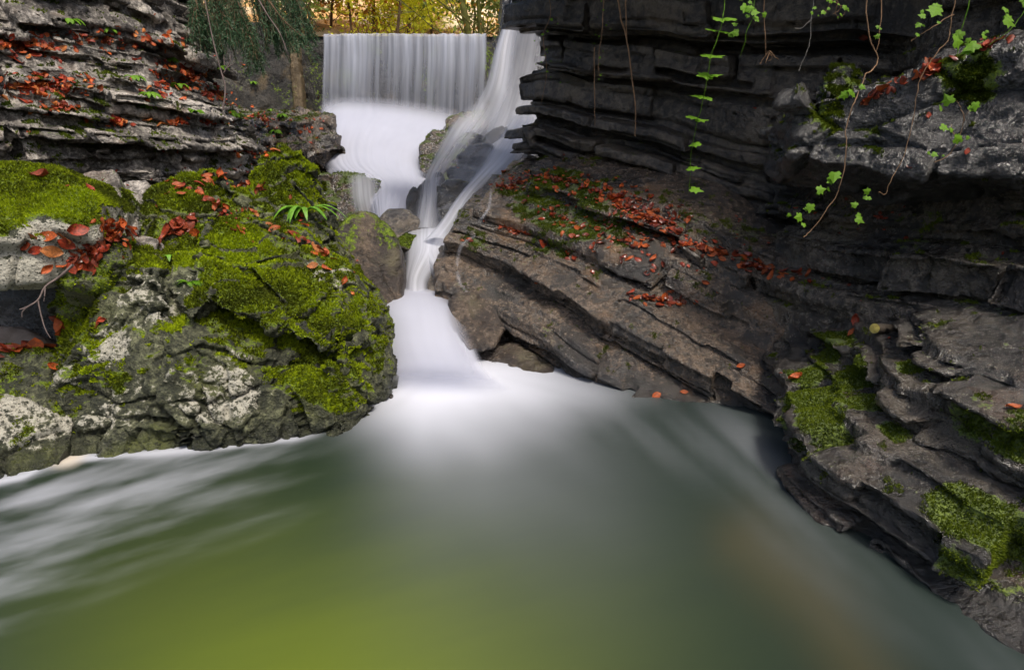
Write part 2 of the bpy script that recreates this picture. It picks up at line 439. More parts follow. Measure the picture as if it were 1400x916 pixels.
vb = break_up(v, f, facets=((2.9, .065, (1, 1, .7)), (5.5, .03, (1, 1, 1.1)), (12, .012, (1, 1, 1))), noise=((10, .008, 5),), ridge=((5, .007, 4), (22, .003, 2)), seed=4)
vm = break_up(v, f, facets=((4.5, .014, (1, 1, 1)),), noise=((5, .016, 2),), ridge=((16, .005, 3),), seed=5)
v = (vm + (vb - vm) * bare[:, None]).astype(np.float32)
n = normals(v, f)
px_, py_ = proj(v)
up = n[:, 2]
nz = fbm(v, 3.2, 4, .55, 5)
moss = sm(up, .12, .62) * .62 + .22 * nz + blob(v, [(250, 260, 3.6, .34), (300, 330, 3.1, .32), (360, 380, 2.95, .36), (185, 360, 3.0, .24), (110, 430, 2.85, .26), (400, 240, 4.0, .35), (150, 500, 2.6, .12), (490, 560, 2.75, .2), (470, 530, 2.8, .14), (420, 500, 2.8, .2), (260, 520, 2.5, .12), (350, 420, 2.8, .2), (430, 440, 3.0, .3)]) * .30 - .11
moss -= blob(v, [(205, 410, 2.75, .16), (240, 385, 2.85, .12), (160, 480, 2.6, .13), (200, 560, 2.45, .2), (130, 570, 2.45, .16), (260, 560, 2.45, .13), (300, 560, 2.5, .25), (390, 480, 2.8, .1), (265, 440, 2.66, .1), (300, 500, 2.5, .16)]) * .5
pale = .12 + .2 * fbm(v, 4, 3, .5, 2) + blob(v, [(205, 410, 2.75, .2), (245, 400, 2.8, .16), (150, 470, 2.65, .14), (160, 560, 2.45, .2), (250, 530, 2.5, .16), (330, 470, 2.62, .14), (400, 490, 2.7, .16), (90, 520, 2.6, .12), (430, 470, 2.9, .1), (300, 540, 2.5, .2), (120, 600, 2.4, .18), (450, 380, 3.4, .2)]) * .34
wet = .3 + sm(.25 - v[:, 2], 0, .25) * .7
add_rock('mossy_boulder', v, f, M['boulder'], 'huge pale boulder capped with bright green moss and red leaves at the pool edge', 'boulder', moss, pale, wet, key='big')

# ---- left foreground boulder with rounded moss cap
V, F = chunks_mesh([
    chunk(.7, (-120, 250, 2.75), (-60, 222, 2.95), (0, 219, 3.0), (55, 226, 3.0), (108, 244, 2.95), (130, 276, 2.85), (126, 300, 2.8), (60, 330, 2.62), (-20, 330, 2.5), (-120, 320, 2.5)),
    chunk(.6, (-120, 300, 2.5), (60, 318, 2.62), (128, 300, 2.8), (134, 335, 2.8), (105, 372, 2.72), (60, 388, 2.62), (0, 390, 2.55), (-120, 385, 2.5))])
v, f = remesh(V, F, .0125, 4)
v = break_up(v, f, facets=((3, .03, (1, 1, 1)),), noise=((2.4, .03, 3), (10, .009, 4)), cracks=((2.2, .015, .03),), seed=8)
n = normals(v, f); up = n[:, 2]; px_, py_ = proj(v)
ground = sm(up, .0, .45)
moss = ground * .62 + .2 * fbm(v, 5, 4, .5, 1) + blob(v, [(20, 260, 2.8, .5), (100, 285, 2.8, .2)]) * .35 - blob(v, [(60, 345, 2.62, .2), (100, 335, 2.7, .1), (20, 375, 2.5, .2), (-60, 360, 2.5, .2)]) * .6
add_rock('mossy_boulder', v, f, M['boulder'], 'round boulder with smooth green moss cap and pale scoured side, overhanging a dark hollow', 'boulder', moss, .55 * (1 - ground) + .1 + blob(v, [(60, 345, 2.62, .25)]) * .4, np.full(len(v), .4), key='left')

def stone(name, label, mat, chunks, vox=.014, seed=1, fac=((4, .02, (1, 1, 1)),), noi=((4, .02, 3), (16, .006, 4)), crk=(), mossf=None, palef=None, wetv=.5, sit=4, group=None, key=None, cat='rock'):
    V, F = chunks_mesh(chunks); v, f = remesh(V, F, vox, sit)
    v = break_up(v, f, fac, noi, crk, seed)
    n = normals(v, f)
    moss = mossf(v, n) if mossf else None
    return add_rock(name, v, f, mat, label, cat, moss, palef(v, n) if palef else np.full(len(v), .1), np.full(len(v), wetv), group, key=key)

upm = lambda a, b, k, ns=.25, bs=0: (lambda v, n: sm(n[:, 2], a, b) * k + ns * fbm(v, 6, 3) + bs)
stone('stone', 'upright grey-green stone wedged between the two mossy boulders', M['grey'], [chunk(.3, (106, 240, 3.35), (125, 233, 3.4), (150, 232, 3.4), (163, 245, 3.4), (168, 300, 3.3), (165, 345, 3.2), (120, 350, 3.2), (108, 300, 3.25))], seed=2, mossf=lambda v, n: .36 + .2 * fbm(v, 9, 3), key='s1')
stone('stone', 'rounded grey-green stone above the small upright pebble', M['grey'], [chunk(.2, (165, 272, 3.5), (180, 262, 3.52), (198, 268, 3.5), (204, 280, 3.45), (195, 292, 3.4), (172, 292, 3.4))], seed=3, mossf=lambda v, n: .33 + .2 * fbm(v, 9, 3), key='s2')
stone('stone', 'small upright pebble under the rounded grey-green stone', M['grey'], [chunk(.15, (171, 300, 3.3), (178, 290, 3.32), (190, 292, 3.3), (194, 308, 3.25), (190, 326, 3.2), (174, 326, 3.2))], seed=4, mossf=lambda v, n: .22 + .2 * fbm(v, 9, 3), key='s3')
stone('stone', 'flat brownish stone lying under the left cliff foot', M['grey'], [chunk(.3, (160, 250, 3.9), (175, 243, 3.95), (200, 244, 3.95), (208, 256, 3.9), (200, 266, 3.8), (165, 266, 3.8))], seed=5, key='s4')
stone('stone', 'low stone filling the gap behind the leaf pile', M['grey'], [chunk(.4, (160, 320, 3.15), (215, 325, 3.15), (225, 370, 2.95), (120, 380, 2.9), (100, 350, 3.0))], seed=15, mossf=lambda v, n: .25 + .2 * fbm(v, 9, 3), key='s5')
stone('stone', 'mossy stone buried under the thick red leaf pile', M['boulder'], [chunk(.35, (90, 392, 2.66), (72, 376, 2.68), (105, 342, 2.78), (138, 314, 2.92), (178, 325, 2.96), (172, 355, 2.86), (150, 385, 2.78), (160, 440, 2.9), (85, 450, 2.9))], seed=17, fac=((5, .03, (1, 1, 1)),), mossf=lambda v, n: .5 + .3 * fbm(v, 6, 3), key='s6')

# ---- bottom-left rocks
stone('mossy_rock', 'low dark mossy rock with red leaves between pool foam and hollow', M['boulder'], [chunk(.5, (-80, 485, 2.7), (0, 478, 2.72), (60, 482, 2.75), (95, 500, 2.78), (98, 560, 2.6), (60, 570, 2.5), (-80, 575, 2.4))], .013, 6, fac=((4, .03, (1, 1, 1)),), mossf=upm(-.1, .6, .35, .35, .10), key='bl1')
stone('rock', 'pale cream-grey rock with moss specks touching the pool at far left', M['boulder'], [chunk(.5, (-80, 560, 2.35), (0, 545, 2.42), (45, 550, 2.5), (95, 575, 2.5), (93, 610, 2.4), (70, 660, 2.25), (20, 690, 2.15), (-80, 700, 2.05))], .012, 7, fac=((5, .03, (1, 1, 1)), (11, .012, (1, 1, 1))), crk=((3, .02, .04),), mossf=upm(-.3, .5, .1, .4, .18), palef=lambda v, n: .5 + .2 * fbm(v, 5, 3), key='bl2')
stone('rock', 'small knobbly pale rock beside the beige foam pocket', M['boulder'], [chunk(.3, (62, 575, 2.55), (85, 560, 2.6), (100, 580, 2.6), (95, 620, 2.45), (70, 635, 2.38), (55, 610, 2.45))], .012, 9, mossf=upm(-.3, .5, .1, .3, .1), palef=lambda v, n: .45 + .2 * fbm(v, 5, 3), key='bl3')
stone('sand_bank', 'pinkish silt bank under the overhanging mossy boulder', M['sand'], [chunk(.5, (-80, 450, 2.9), (0, 446, 2.95), (30, 448, 2.95), (75, 470, 2.95), (90, 500, 2.8), (-80, 520, 2.7)), chunk(.3, (60, 545, 2.68), (98, 545, 2.72), (112, 580, 2.55), (60, 590, 2.5))], .015, 10, fac=(), noi=((6, .02, 4),), key='sand', cat='sand')

stone('rock', 'black rock added behind the hollow under the overhanging boulder to make it dark', M['black'], [chunk(.8, (-160, 370, 3.02), (100, 370, 3.02), (100, 470, 3.0), (-160, 470, 3.0))], .02, 61, key='hol')  # backs the hollow with black rock, its shade put into the colour
# ---- mid stream boulders
stone('boulder', 'rounded moss-dusted boulder standing left of the narrow chute', M['brown'], [
    chunk(.5, (450, 330, 4.15), (470, 302, 4.25), (492, 288, 4.35), (512, 292, 4.35), (535, 318, 4.3), (549, 345, 4.25), (548, 362, 4.15), (520, 385, 4.05), (470, 375, 4.0), (452, 360, 4.05)),
    chunk(.5, (500, 360, 4.12), (545, 345, 4.25), (550, 365, 4.2), (550, 420, 4.0), (470, 430, 3.8), (455, 390, 3.9))],
    .014, 11, fac=((3, .02, (1, 1, 1)),), sit=7, noi=((3, .015, 3), (16, .004, 4)), mossf=lambda v, n: sm(v[:, 2], .5, .95) * .5 + .3 * fbm(v, 5, 4) + .04, wetv=.35, key='m1')
stone('boulder', 'small dark wet boulder shining behind the rounded boulder', M['dark'], [chunk(.4, (517, 300, 5.0), (530, 285, 5.1), (560, 286, 5.1), (573, 300, 5.0), (575, 318, 4.9), (555, 330, 4.85), (520, 322, 4.9))], seed=12, sit=6, fac=(), noi=((4, .02, 3),), wetv=1, key='m2')
stone('stone', 'little moss-topped stone at the lip of the chute', M['brown'], [chunk(.25, (544, 325, 4.7), (555, 318, 4.75), (572, 322, 4.75), (578, 334, 4.7), (560, 342, 4.6), (545, 338, 4.6))], seed=13, sit=5, fac=(), mossf=upm(.1, .7, .6), key='m3')
stone('boulder', 'brown wet boulder beside the lowest fall under the slab', M['brown'], [chunk(.35, (613, 410, 4.0), (630, 397, 4.05), (655, 400, 4.05), (678, 420, 4.0), (690, 450, 3.9), (675, 475, 3.75), (640, 480, 3.65), (620, 450, 3.8))], seed=14, sit=6, fac=((3, .015, (1, 1, 1)),), wetv=1, key='m4')
stone('rock', 'dark submerged rock splitting the narrow chute', M['dark'], [chunk(.3, (580, 350, 4.5), (600, 335, 4.6), (620, 345, 4.5), (615, 430, 4.2), (585, 430, 4.2))], seed=16, sit=6, wetv=1, key='m5')
stone('pebble', 'little orange-brown pebble at the foot of the mossy boulder', M['brown'], [chunk(.1, (528, 540, 3.1), (536, 532, 3.12), (542, 538, 3.12), (540, 552, 3.05), (530, 556, 3.02))], seed=18, sit=3, fac=(), wetv=.6, key='m6')
stone('rock', 'reddish brown wet rock footing under the layered slab', M['brown'], [chunk(.6, (650, 480, 3.9), (700, 470, 3.9), (760, 500, 3.6), (760, 560, 3.2), (700, 560, 3.3), (655, 540, 3.5))], seed=19, sit=4, wetv=1, key='m7')

# ---- rocks inside the right-hand cascade
CASC = [
 ('brown ledge nose under the small trickling fan', [((385, 262), (420, 240), (480, 238), (516, 246), (520, 262), (512, 310), (440, 318), (390, 300)), 6.85], 1),
 ('dark rock island topped with brown moss between the two upper falls', [((572, 200), (590, 178), (625, 172), (640, 190), (630, 240), (600, 262), (574, 232)), 7.9], 1),
 ('dark mossy rock crest below the end of the weir curtain', [((608, 165), (630, 148), (662, 150), (668, 175), (640, 195), (610, 185)), 8.6], 1),
 ('dark rock foot running down beside the bright foam slope', [((555, 268), (580, 250), (600, 235), (612, 270), (600, 320), (560, 330), (556, 300)), 6.4], 0),
 ('thin wet rock slab half veiled by the highest part of the cascade', [((662, 180), (690, 170), (705, 178), (700, 200), (664, 202)), 7.4], 0),
 ('rounded dark rock step in the middle of the cascade', [((626, 212), (640, 198), (672, 196), (690, 215), (670, 245), (630, 240)), 6.9], 0),
 ('small dark rock step under the rounded cascade step', [((613, 232), (630, 224), (680, 232), (680, 258), (620, 254)), 6.5], 0),
 ('flat-topped wet rock step low in the cascade', [((597, 255), (612, 247), (650, 250), (650, 290), (630, 300), (604, 285)), 5.9], 0),
 ('dark footing rock at the base of the cascade steps', [((600, 285), (650, 285), (650, 330), (605, 320)), 5.6], 0),
]
for i, (lab, (pts, Y), mo) in enumerate(CASC):
    Y -= .35 if i > 3 else 0
    p = [(a, b, Y + .006 * (230 - b)) for a, b in pts]
    stone('cascade_rock', lab, M['black'] if not mo else M['slab'], [chunk(.7, *p)], .02, 20 + i, sit=3, fac=((3, .05, (1, 1, 1.5)),), noi=((4, .03, 4),), mossf=upm(.1, .7, .62) if mo else None, wetv=1, key='c%d' % i)

# ------------------------------------------------------------------ bedded cliffs
dipf = lambda k: (lambda s, t: k * np.maximum(s - .5, 0) - .04 * np.maximum(s - 2.6, 0) ** 2)
def tt(py, Y): return W(700, py, Y)[2]

# right cliff, behind the slab
RP = [(-.05, 6.1), (.15, 5.5), (2.0, 4.0), (2.9, 3.45), (4.0, 3.1)]
S0 = .63   # arc length at (.15, 5.5)
lay = [
 (3.3, 4.2, 1.1, S0 - .3, 4.6, (.6, 1.4)), (2.95, 3.3, .55, S0 - .0, 4.6, (.6, 1.4)), (2.66, 2.95, .22, S0 - .05, 4.6, (.8, 1.6)), (2.43, 2.66, .30, S0 + .0, 4.6, (.7, 1.5)), (2.37, 2.43, .05, S0 + .1, 4.6),  # topmost beds: unseen overhang, added to keep the cliff face below dark
 (2.20, 2.37, .10, S0 + .12, 4.6), (2.12, 2.20, .16, S0 + .15, 4.6, (.2, .7)), (1.86, 2.12, .13, S0 - .08, 4.6, (.5, 1.2)),
 (1.74, 1.85, .17, S0 + .06, 4.6), (1.67, 1.74, .04, S0 + .05, 4.6), (1.55, 1.67, .22, S0 - .1, 4.6), (1.43, 1.55, .17, S0 - .12, 4.6), (1.31, 1.43, -.02, S0 - .02, 4.6),
 (1.12, 1.31, .20, S0 + .2, 4.6), (1.00, 1.12, .10, S0 + .4, 4.6), (.80, 1.0, .30, S0 + .6, 4.6, (.25, .8)), (.62, .8, .22, S0 + .6, 4.6), (.3, .62, .2, S0, 4.6), (-.3, .3, .1, S0, 4.6)]
v, f = strata(lay, RP, .10, lambda s, t: np.clip(.30 - .10 * (t - 1.2), .15, .32) * np.maximum(s - S0 - .3, 0), .0145, 21, lam=(.095, .045, .5), lrange=(.3, .9), jit=.045, gap=.012, deep=.8, corner=.025, crevice=.14, smooth_it=1)
v = break_up(v, f, facets=(), noise=((3, .008, 3), (14, .005, 4)), seed=4)
n = normals(v, f)
moss = sm(n[:, 2], .2, .8) * .35 + .3 * fbm(v, 2.5, 4) - .12
RC = add_rock('cliff', v, f, M['dark'], 'tall dark cliff of thin bedded rock layers standing right of the waterfalls', 'cliff', moss, .08 + .1 * fbm(v, 3, 3), np.clip(.35 + .4 * fbm(v, 1.5, 3), 0, 1), key='rc')

# near right cliff with the overhanging block
NP = [(1.95, 3.9), (2.0, 3.3), (2.3, 2.6), (2.45, 2.0), (2.6, 1.3), (2.8, .4)]
lay = [
 (2.3, 2.45, -.15, -.5, 3.6, (.5, 1.2)), (1.95, 2.3, -.28, -.5, 3.6, (.5, 1.2)), (1.7, 1.95, -.22, -.3, 3.6, (.4, .9)),
 (1.22, 1.66, lambda s: .26 - .02 * s, -.02, 3.6, (.5, .9)), (1.12, 1.22, .12, .0, 3.6), (1.02, 1.12, .24, -.1, 3.6, (.3, .7)), (.98, 1.02, .10, -.1, 3.6),
 (.76, .98, .34, .25, 3.6, (.22, .6)), (.30, .755, .42, .3, 3.6, (.7, 1.5)), (.20, .30, -.22, -.2, 3.6), (-.2, .2, -.3, -.3, 3.6)]
v, f = strata(lay, NP, .05, lambda s, t: .03 * s, .013, 33, lam=(.11, .045, .4), jit=.03, gap=.012, deep=.9, corner=.03, crevice=.1, smooth_it=3)
v = break_up(v, f, facets=(), noise=((2.5, .014, 3), (14, .006, 4)), ridge=((7, .005, 4),), seed=14)
n = normals(v, f)
moss = sm(n[:, 2], .1, .8) * .3 + .25 * fbm(v, 4, 4) + blob(v, [(1160, 110, 3.3, .2), (1135, 165, 2.9, .12), (1240, 120, 2.8, .2), (1330, 100, 2.6, .15)]) * .4 - .05
add_rock('cliff', v, f, M['dark'], 'near dark cliff with hanging mossy block and deep undercut, dripping wet', 'cliff', moss, .15 + .15 * fbm(v, 3, 3), np.full(len(v), .85), key='nc')

stone('rock', 'big mossy wet block jutting from the near cliff with red leaves along its top', M['black'], [
    chunk(.5, (1077, 140, 2.95), (1080, 205, 2.9), (1110, 222, 2.8), (1250, 238, 2.5), (1440, 246, 2.2), (1440, 50, 2.35), (1340, 85, 2.55), (1260, 118, 2.7), (1190, 150, 2.85), (1120, 150, 2.95)),
    chunk(.4, (1120, 152, 2.95), (1190, 152, 2.86), (1340, 86, 2.56), (1440, 55, 2.4), (1440, 20, 2.7), (1300, 72, 2.95), (1210, 100, 3.1), (1150, 128, 3.15)),
    chunk(.3, (1125, 110, 3.3), (1140, 92, 3.35), (1170, 88, 3.35), (1188, 105, 3.3), (1180, 130, 3.2), (1130, 130, 3.2))], .012, 62,
    fac=((2.2, .05, (1, 1, 2.4)), (7, .012, (1, 1, 2))), noi=((4, .03, 3), (14, .010, 4)), mossf=lambda v, n: sm(n[:, 2], .0, .6) * .2 + .3 * fbm(v, 5, 4) + blob(v, [(1155, 105, 3.25, .16), (1135, 165, 2.9, .12), (1240, 135, 2.75, .14), (1330, 110, 2.55, .16), (1200, 190, 2.75, .1)]) * .5, wetv=1, sit=3, key='hb')
# slab mass with the red leaves
SP = [(-1.05, 4.3), (-.27, 4.16), (.70, 3.16), (1.66, 2.42), (2.4, 2.1)]
sf = lambda off, lo=0.: (lambda s: off + lo * (s - 1.2))
lay = [
 (.92, 1.06, -.66, .80, 3.6, (.5, 1.0)), (.74, .92, -.42, .68, 3.6, (1.2, 2.2)), (.52, .74, -.14, .52, 3.6, (1.1, 2.2)),
 (.30, .52, .07, .42, 3.6, (.8, 1.8)), (.22, .30, -.06, .6, 3.6, (.3, .8)), (.04, .22, .08, .85, 3.6, (.5, 1.1)), (-.14, .04, .17, 1.1, 3.6, (.5, 1.1)), (-.6, -.14, .1, 1.0, 3.6)]
v, f = strata(lay, SP, .40, lambda s, t: .30 * np.maximum(s - .6, 0), .0125, 45, lam=(.075, .042, .45), jit=.05, gap=.022, deep=1.3, corner=.035, crevice=.15, smooth_it=2)
v = break_up(v, f, facets=(), noise=((2.5, .014, 3), (13, .005, 4)), ridge=((6, .004, 4),), seed=24)
n = normals(v, f)
moss = sm(n[:, 2], .3, .85) * .18 + .28 * fbm(v, 3, 4) + blob(v, [(740, 260, 4.6, .35), (790, 300, 4.3, .4), (700, 240, 4.7, .25), (640, 320, 4.3, .2), (860, 330, 4.1, .3), (1000, 350, 3.9, .25)]) * .33
add_rock('layered_slab', v, f, M['slab'], 'tilted brown slab of wet rock beds strewn with red leaves beside the falls', 'rock', moss, .12 + .15 * fbm(v, 3, 3), np.clip(.75 + .3 * fbm(v, 2, 3), 0, 1), key='sl')

# right foreground ledge
LP = [(1.75, 3.5), (1.42, 3.15), (1.36, 2.7), (1.2, 2.2), (1.24, 1.8), (1.42, 1.45), (1.7, 1.1), (2.2, .7)]
lay = [
 (.43, .54, -.40, .2, 3.9, (.35, .8)), (.28, .43, -.22, .1, 3.9, (.4, .9)), (.12, .28, lambda s: -.05 + .04 * math.sin(4 * s), .0, 3.9, (.4, .8)), (.0, .12, .05, .1, 3.9, (.4, .8)), (-.12, .0, .03, .1, 3.9), (-.7, -.12, .06, .1, 3.9)]
v, f = strata(lay, LP, .22, lambda s, t: .035 * np.maximum(s - .8, 0), .0105, 57, lam=(.085, .045, .3), jit=.045, gap=.018, deep=1.4, corner=.05, crevice=.10, smooth_it=3)
v = break_up(v, f, facets=(), noise=((3, .018, 3), (13, .006, 4)), ridge=((9, .006, 4),), flute=(11, .014), seed=34)
n = normals(v, f)
moss = sm(n[:, 2], .1, .7) * .2 + .34 * fbm(v, 4, 4) + blob(v, [(1160, 520, 2.45, .14), (1130, 570, 2.35, .14), (1090, 460, 2.9, .12), (1180, 610, 2.1, .1), (1330, 570, 1.85, .1), (1330, 710, 1.6, .14), (1380, 740, 1.5, .12), (1130, 600, 2.2, .16), (1300, 780, 1.5, .1), (1400, 600, 1.7, .1), (1110, 540, 2.5, .14), (1190, 560, 2.2, .1), (1250, 680, 1.9, .1), (1360, 820, 1.4, .12), (1100, 500, 2.7, .12), (1220, 600, 2.0, .08), (1150, 640, 2.1, .08), (1290, 740, 1.65, .08), (1140, 470, 2.8, .12), (1090, 590, 2.4, .1), (1240, 520, 2.2, .1), (1270, 800, 1.5, .08)]) * .75 + .0
add_rock('rock_ledge', v, f, M['ledge'], 'rounded dripping rock ledge with moss cushions bordering the pool', 'rock', moss, .2 + .2 * fbm(v, 4, 3), np.full(len(v), .9), key='le')

# left cliff
CP = [(-4.6, 3.6), (-3.5, 4.2), (-2.85, 5.2), (-2.8, 6.3), (-3.15, 7.4), (-4.0, 8.6)]
def ld(base, k=0.): return lambda s: base + k * s
lay = [(1.05 - .4, 1.05, .12, 0, 7, (.5, 1.0)), (1.05, 1.2, .02, 0, 7, (.4, .9)), (1.2, 1.33, .10, 0, 7, (.25, .6)), (1.33, 1.47, .0, 0, 7, (.2, .55)), (1.47, 1.62, .08, 0, 7, (.2, .5)),
 (1.62, 1.74, -.04, 0, 7, (.2, .5)), (1.74, 1.90, -.08, 0, 5.6, (.25, .6)), (1.90, 1.98, -.26, 0, 5.3, (.2, .5)), (1.98, 2.10, -.34, 0, 4.9, (.2, .6)), (2.10, 2.2, -.46, 0, 4.7, (.2, .5)), (2.2, 2.36, lambda s: -.50 + .16 * max(s - 2.4, 0.), 0, 4.6, (.25, .7)),
 (2.36, 2.44, lambda s: -.66 + .16 * max(s - 2.4, 0.), 0, 4.6, (.3, .8)), (2.44, 2.60, lambda s: -.62 + .16 * max(s - 2.4, 0.), 0, 4.6, (.3, .9)), (2.60, 2.8, lambda s: -.72 + .16 * max(s - 2.4, 0.), 0, 4.7, (.3, .9)), (2.8, 3.1, lambda s: -.74 + .16 * max(s - 2.4, 0.), 0, 4.7, (.4, .9)), (3.1, 3.8, lambda s: -.8 + .16 * max(s - 2.4, 0.), 0, 4.7, (.4, .9))]
v, f = strata(lay, CP, .30, lambda s, t: .0 * s, .0165, 69, lam=(.24, .07, .45), jit=.07, gap=.024, deep=1.6, corner=.04, crevice=.12, smooth_it=1)
v = break_up(v, f, facets=((5, .02, (1, 1, 1.4)),), noise=((2, .02, 3), (12, .006, 4)), ridge=((6, .006, 4),), seed=44)
n = normals(v, f)
moss = sm(n[:, 2], .2, .8) * .3 + .3 * fbm(v, 2.5, 4) - .02
add_rock('cliff', v, f, M['grey'], 'stepped grey limestone cliff with leaf-covered shelves left of the falls', 'cliff', moss, .2 + .2 * fbm(v, 2, 3), np.full(len(v), .25), key='lc')

# dark brown ledges between left cliff and foam slope
QP = [(-5.0, 8.8), (-4.1, 8.3), (-3.4, 7.7), (-2.9, 7.3), (-2.6, 7.4)]
lay = [(1.72, 1.95, -.5, 0, 2.2, (.5, 1)), (1.55, 1.74, -.3, 0, 2.35, (.4, .9)), (1.38, 1.56, -.15, 0, 2.5, (.4, .9)), (1.18, 1.38, .0, 0, 2.6, (.4, .9)), (1.0, 1.18, .15, 0, 2.6, (.4, .8)), (.75, 1.0, .3, 0, 2.6, (.4, .8)), (.2, .76, .4, 0, 2.6)]
v, f = strata(lay, QP, .2, lambda s, t: .08 * s, .022, 81, jit=.05, gap=.015, deep=1.2, corner=.04, crevice=.06, smooth_it=2)
v = break_up(v, f, facets=((3, .05, (1, 1, 2)),), noise=((3, .04, 4),), seed=54)
n = normals(v, f)
add_rock('rock_ledge', v, f, M['slab'], 'brown mossy ledges with thin trickles left of the white foam slope', 'rock', sm(n[:, 2], .1, .7) * .35 + .25 * fbm(v, 3, 4) + .05, None, np.full(len(v), .7), key='ql')
# ------------------------------------------------------------------ light and sky
w = bpy.data.worlds.new('World'); SC.world = w; w.use_nodes = True
nt = w.node_tree; nt.nodes.clear()
sky = nt.nodes.new('ShaderNodeTexSky'); sky.sky_type = 'NISHITA'; sky.sun_disc = False
SUN_EL, SUN_AZ = R(62), R(150)    # azimuth clockwise from the view direction
sky.sun_elevation = SUN_EL; sky.sun_rotation = SUN_AZ; sky.air_density = 1.0; sky.dust_density = 5; sky.ozone_density = .2
bg = nt.nodes.new('ShaderNodeBackground'); bg.inputs[1].default_value = .1
wo = nt.nodes.new('ShaderNodeOutputWorld')
nt.links.new(sky.outputs[0], bg.inputs[0]); nt.links.new(bg.outputs[0], wo.inputs[0])
sd = bpy.data.lights.new('sun', 'SUN'); sd.energy = 1.9; sd.angle = R(12); sd.color = (1, .94, .84)
so = bpy.data.objects.new('sun', sd); COL.objects.link(so)
dv = Vector((math.sin(SUN_AZ) * math.cos(SUN_EL), math.cos(SUN_AZ) * math.cos(SUN_EL), math.sin(SUN_EL)))
so.rotation_euler = dv.to_track_quat('Z', 'Y').to_euler()
so.location = dv * 20
SC.view_settings.view_transform = 'Standard'; SC.view_settings.look = 'None'
SC.view_settings.exposure = .8; SC.view_settings.gamma = 1; SC.view_settings.use_curve_mapping = False
SC.render.engine = 'CYCLES'
SC.cycles.max_bounces = 5; SC.cycles.transparent_max_bounces = 24; SC.cycles.use_denoising = True; SC.cycles.denoising_prefilter = 'ACCURATE'; SC.cycles.denoising_input_passes = 'RGB_ALBEDO_NORMAL'
SC.cycles.caustics_reflective = False; SC.cycles.caustics_refractive = False
SC.cycles.use_adaptive_sampling = True; SC.cycles.adaptive_threshold = .02
# ------------------------------------------------------------------ water
def polydist(px, py, pts):
    d = np.full(px.shape, 1e9)
    for (a, b), (c, e) in zip(pts[:-1], pts[1:]):
        vx, vy = c - a, e - b; t = np.clip(((px - a) * vx + (py - b) * vy) / (vx * vx + vy * vy), 0, 1)
        d = np.minimum(d, np.hypot(px - a - t * vx, py - b - t * vy))
    return d

xs = np.arange(-5.2, 3.6, .03); ys = np.concatenate([np.arange(.25, 2.2, .02), np.arange(2.2, 5.0, .025)])
GX, GY = np.meshgrid(xs, ys); v = np.stack([GX.ravel(), GY.ravel(), np.zeros(GX.size)], 1)
px_, py_ = proj(v); px_ = np.clip(px_, -3000, 4000); py_ = np.clip(py_, 300, 3000)
nxg, nyg = len(xs), len(ys)
idx = np.arange(nxg * nyg).reshape(nyg, nxg)
f = np.stack([idx[:-1, :-1], idx[:-1, 1:], idx[1:, 1:], idx[1:, :-1]], -1).reshape(-1, 4)
# churned white water fanning out from the foot of the lowest fall, in world metres
cx, cy = WZ(600, 525)[:2]
dx, dy = v[:, 0] - cx, cy - v[:, 1]
ang = np.arctan2(dx, np.maximum(dy, -.2) + .35); rad = np.hypot(dx * .8, dy)
str_ = fbm(np.stack([ang * 1.6, rad * .5, rad * 0], 1), 1.3, 3, .45, 3)
foam = 1.0 - sm(rad + .16 * str_, .0, 1.15)
scr = lambda a_, b_: 1 - (1 - np.clip(a_, 0, 1)) * (1 - np.clip(b_, 0, 1))
ga = lambda x: np.exp(-x * x)
foam = scr(foam, .36 * ga((rad + .25 * str_) / 1.25) * ga((dx - .12 * dy - .15) / (.55 + .22 * np.maximum(dy, 0))))
foam *= sm(px_ + 40 * str_ + np.maximum(py_ - 560, 0) * .15, 430, 560 + np.clip(py_ - 560, 0, 400) * .5)
# drift band sweeping round to the right along the ledge
band = polydist(px_, py_, [(720, 545), (900, 590), (1010, 610), (1060, 650), (1090, 720), (1230, 840), (1420, 940)])
st2 = fbm(np.stack([(px_ * .75 + py_ * .66) * .0018, (py_ * .75 - px_ * .66) * .016, px_ * 0], 1), 1, 4, .55, 7)
foam = scr(foam, (.09 + .10 * st2) * ga(band / 48) * (1 - .8 * sm(py_, 630, 860)))
foam = scr(foam, .015 * ga(polydist(px_, py_, [(1040, 640), (1150, 770), (1420, 935)]) / 90) * (1 + st2))
# scum streaks curling back at the left below the big boulder
fl = np.stack([(px_ + py_ * .2) * .0034, (py_ + .30 * px_) * .024, px_ * 0], 1)
st3 = fbm(fl, 1, 5, .55, 12)
edge = 610 + (px_ - 480) * -.50
left = sm(edge - py_ + 30 * st3, -60, 110) * sm(480 - px_ + 40 * st3, -40, 160)
foam = scr(foam, left * np.clip(.13 + .36 * st3, 0, .55))
base_line = polydist(px_, py_, [(-60, 668), (30, 652), (75, 625), (120, 626), (220, 618), (330, 608), (400, 600), (440, 592)])
foam = scr(foam, .6 * ga(base_line / (5 + 3 * st3)) * sm(460 - px_, 0, 60))
foam = np.clip(foam, 0, 1)
silt = ga(np.hypot((px_ - 440) / 390, (py_ - 950 + 18 * st3) / 205))  # olive brightness of the lit murky bed, painted as a water tint
brownm = .6 * ga((polydist(px_, py_, [(1020, 740), (1120, 830), (1210, 960)]) + 12 * st2) / 50)
cream = (1 - sm(np.hypot((px_ - 85) / 42, (py_ - 612) / 34), .55, 1.0))
z = .010 * ga(rad / .5)
v[:, 2] = z
t = NT('pool_water')
nf = t.noise(1.0, 5, .5, t.mapped((1.2, 3.0, 1)))
c = t.mix(t.attr('silt'), (.012, .022, .017), (.095, .125, .010))  # dark water to olive: glow of the lit bed put into the colour
c = t.mix(t.math('MULTIPLY', t.attr('brown'), .6), c, (.085, .065, .025))
